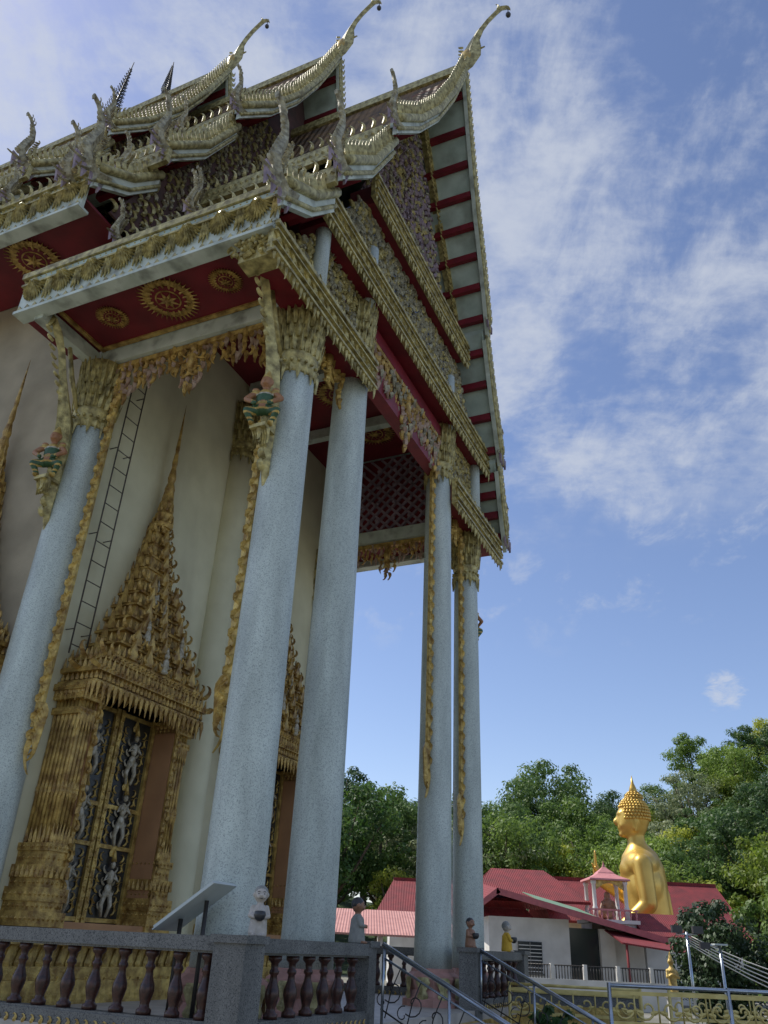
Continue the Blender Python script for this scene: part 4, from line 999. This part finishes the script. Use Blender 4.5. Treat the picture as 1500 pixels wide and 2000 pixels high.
# ---------------------------------------------------------------- light
az=radians(-64);el=radians(52)
sd=V3((sin(az)*cos(el),cos(az)*cos(el),sin(el)))
sl=bpy.data.lights.new('sun','SUN');sl.energy=4.8;sl.angle=radians(.5);sl.color=(1,.95,.86)
so=bpy.data.objects.new('sun',sl);scn.collection.objects.link(so);so.rotation_euler=sd.to_track_quat('Z','Y').to_euler()
w=bpy.data.worlds.new('World');scn.world=w;w.use_nodes=True;n=w.node_tree.nodes;l=w.node_tree.links
bg=n['Background'];bg.inputs['Strength'].default_value=.15
sk=n.new('ShaderNodeTexSky');sk.sky_type='NISHITA';sk.sun_disc=False;sk.sun_elevation=el;sk.sun_rotation=az%(2*pi);sk.air_density=1.0;sk.dust_density=.35;sk.ozone_density=2.0
tc=n.new('ShaderNodeTexCoord');sx=n.new('ShaderNodeSeparateXYZ');l.new(tc.outputs['Generated'],sx.inputs[0])
def mth(op,a,b=None,c=None):
    m=n.new('ShaderNodeMath');m.operation=op
    for i,v in enumerate((a,b,c)):
        if v is None: continue
        if hasattr(v,'default_value') or hasattr(v,'is_linked'): l.new(v,m.inputs[i])
        else: m.inputs[i].default_value=v
    return m.outputs[0]
def mr(v,a,b,c=0,d=1):
    m=n.new('ShaderNodeMapRange');m.interpolation_type='SMOOTHSTEP';l.new(v,m.inputs['Value'])
    for k,x in zip(('From Min','From Max','To Min','To Max'),(a,b,c,d)): m.inputs[k].default_value=x
    return m.outputs['Result']
zz=mth('ADD',mth('MAXIMUM',sx.outputs['Z'],0),.25)
px=mth('DIVIDE',sx.outputs['X'],zz);py=mth('DIVIDE',sx.outputs['Y'],zz)
cv=n.new('ShaderNodeCombineXYZ');l.new(px,cv.inputs[0]);l.new(py,cv.inputs[1])
def noise(scale,detail,rough,dist,mp=(1,1,1),rot=0,off=(0,0,0)):
    a=n.new('ShaderNodeMapping');a.inputs['Scale'].default_value=mp;a.inputs['Rotation'].default_value=(0,0,rot);a.inputs['Location'].default_value=off
    l.new(cv.outputs[0],a.inputs['Vector']);t=n.new('ShaderNodeTexNoise');t.inputs['Scale'].default_value=scale;t.inputs['Detail'].default_value=detail
    t.inputs['Roughness'].default_value=rough;t.inputs['Distortion'].default_value=dist;l.new(a.outputs[0],t.inputs['Vector']);return t.outputs['Fac']
big=noise(2.2,8,.62,.6,(1,1,1),0,(5.3,2.2,0))
fine=noise(7,12,.64,.3,(1.35,.85,1),radians(28))
rip=noise(26,6,.6,.25,(.7,1.5,1),radians(28),(2,5,0))
c=mth('ADD',mth('MULTIPLY',mr(big,.26,.66),.66),mth('MULTIPLY',mr(fine,.28,.72),.50))
c=mth('ADD',c,mth('MULTIPLY',mr(rip,.28,.75),.17))
elm=mr(sx.outputs['Z'],.41,.54)
cl=mth('MULTIPLY',mr(c,.42,1.25),elm)
low=mth('MULTIPLY',mth('MULTIPLY',mr(fine,.52,.70),mr(sx.outputs['Z'],.30,.40)),mr(sx.outputs['Z'],.54,.44));low=mth('MULTIPLY',low,.45)
nv=n.new('ShaderNodeVectorMath');nv.operation='NORMALIZE';l.new(tc.outputs['Generated'],nv.inputs[0])
dp=n.new('ShaderNodeVectorMath');dp.operation='DOT_PRODUCT';l.new(nv.outputs[0],dp.inputs[0]);dp.inputs[1].default_value=V3((.393,.878,.27)).normalized()
pf=noise(20,8,.65,.3)
puff=mr(mth('ADD',dp.outputs['Value'],mth('MULTIPLY',mth('SUBTRACT',pf,.5),.0012)),.99972,1.0001)
tot=mth('MINIMUM',mth('ADD',mth('ADD',cl,low),mth('MULTIPLY',puff,.8)),1)
tot=mth('MULTIPLY',tot,.82)
tint=n.new('ShaderNodeMixRGB');tint.blend_type='MULTIPLY';tint.inputs['Fac'].default_value=1;tint.inputs['Color2'].default_value=(1.05,.98,1.04,1);l.new(sk.outputs[0],tint.inputs['Color1'])
mx=n.new('ShaderNodeMixRGB');l.new(tot,mx.inputs['Fac']);l.new(tint.outputs[0],mx.inputs['Color1']);mx.inputs['Color2'].default_value=(4.0,4.3,4.9,1)
l.new(mx.outputs[0],bg.inputs['Color'])
scn.view_settings.view_transform='Standard';scn.view_settings.look='None';scn.view_settings.exposure=0
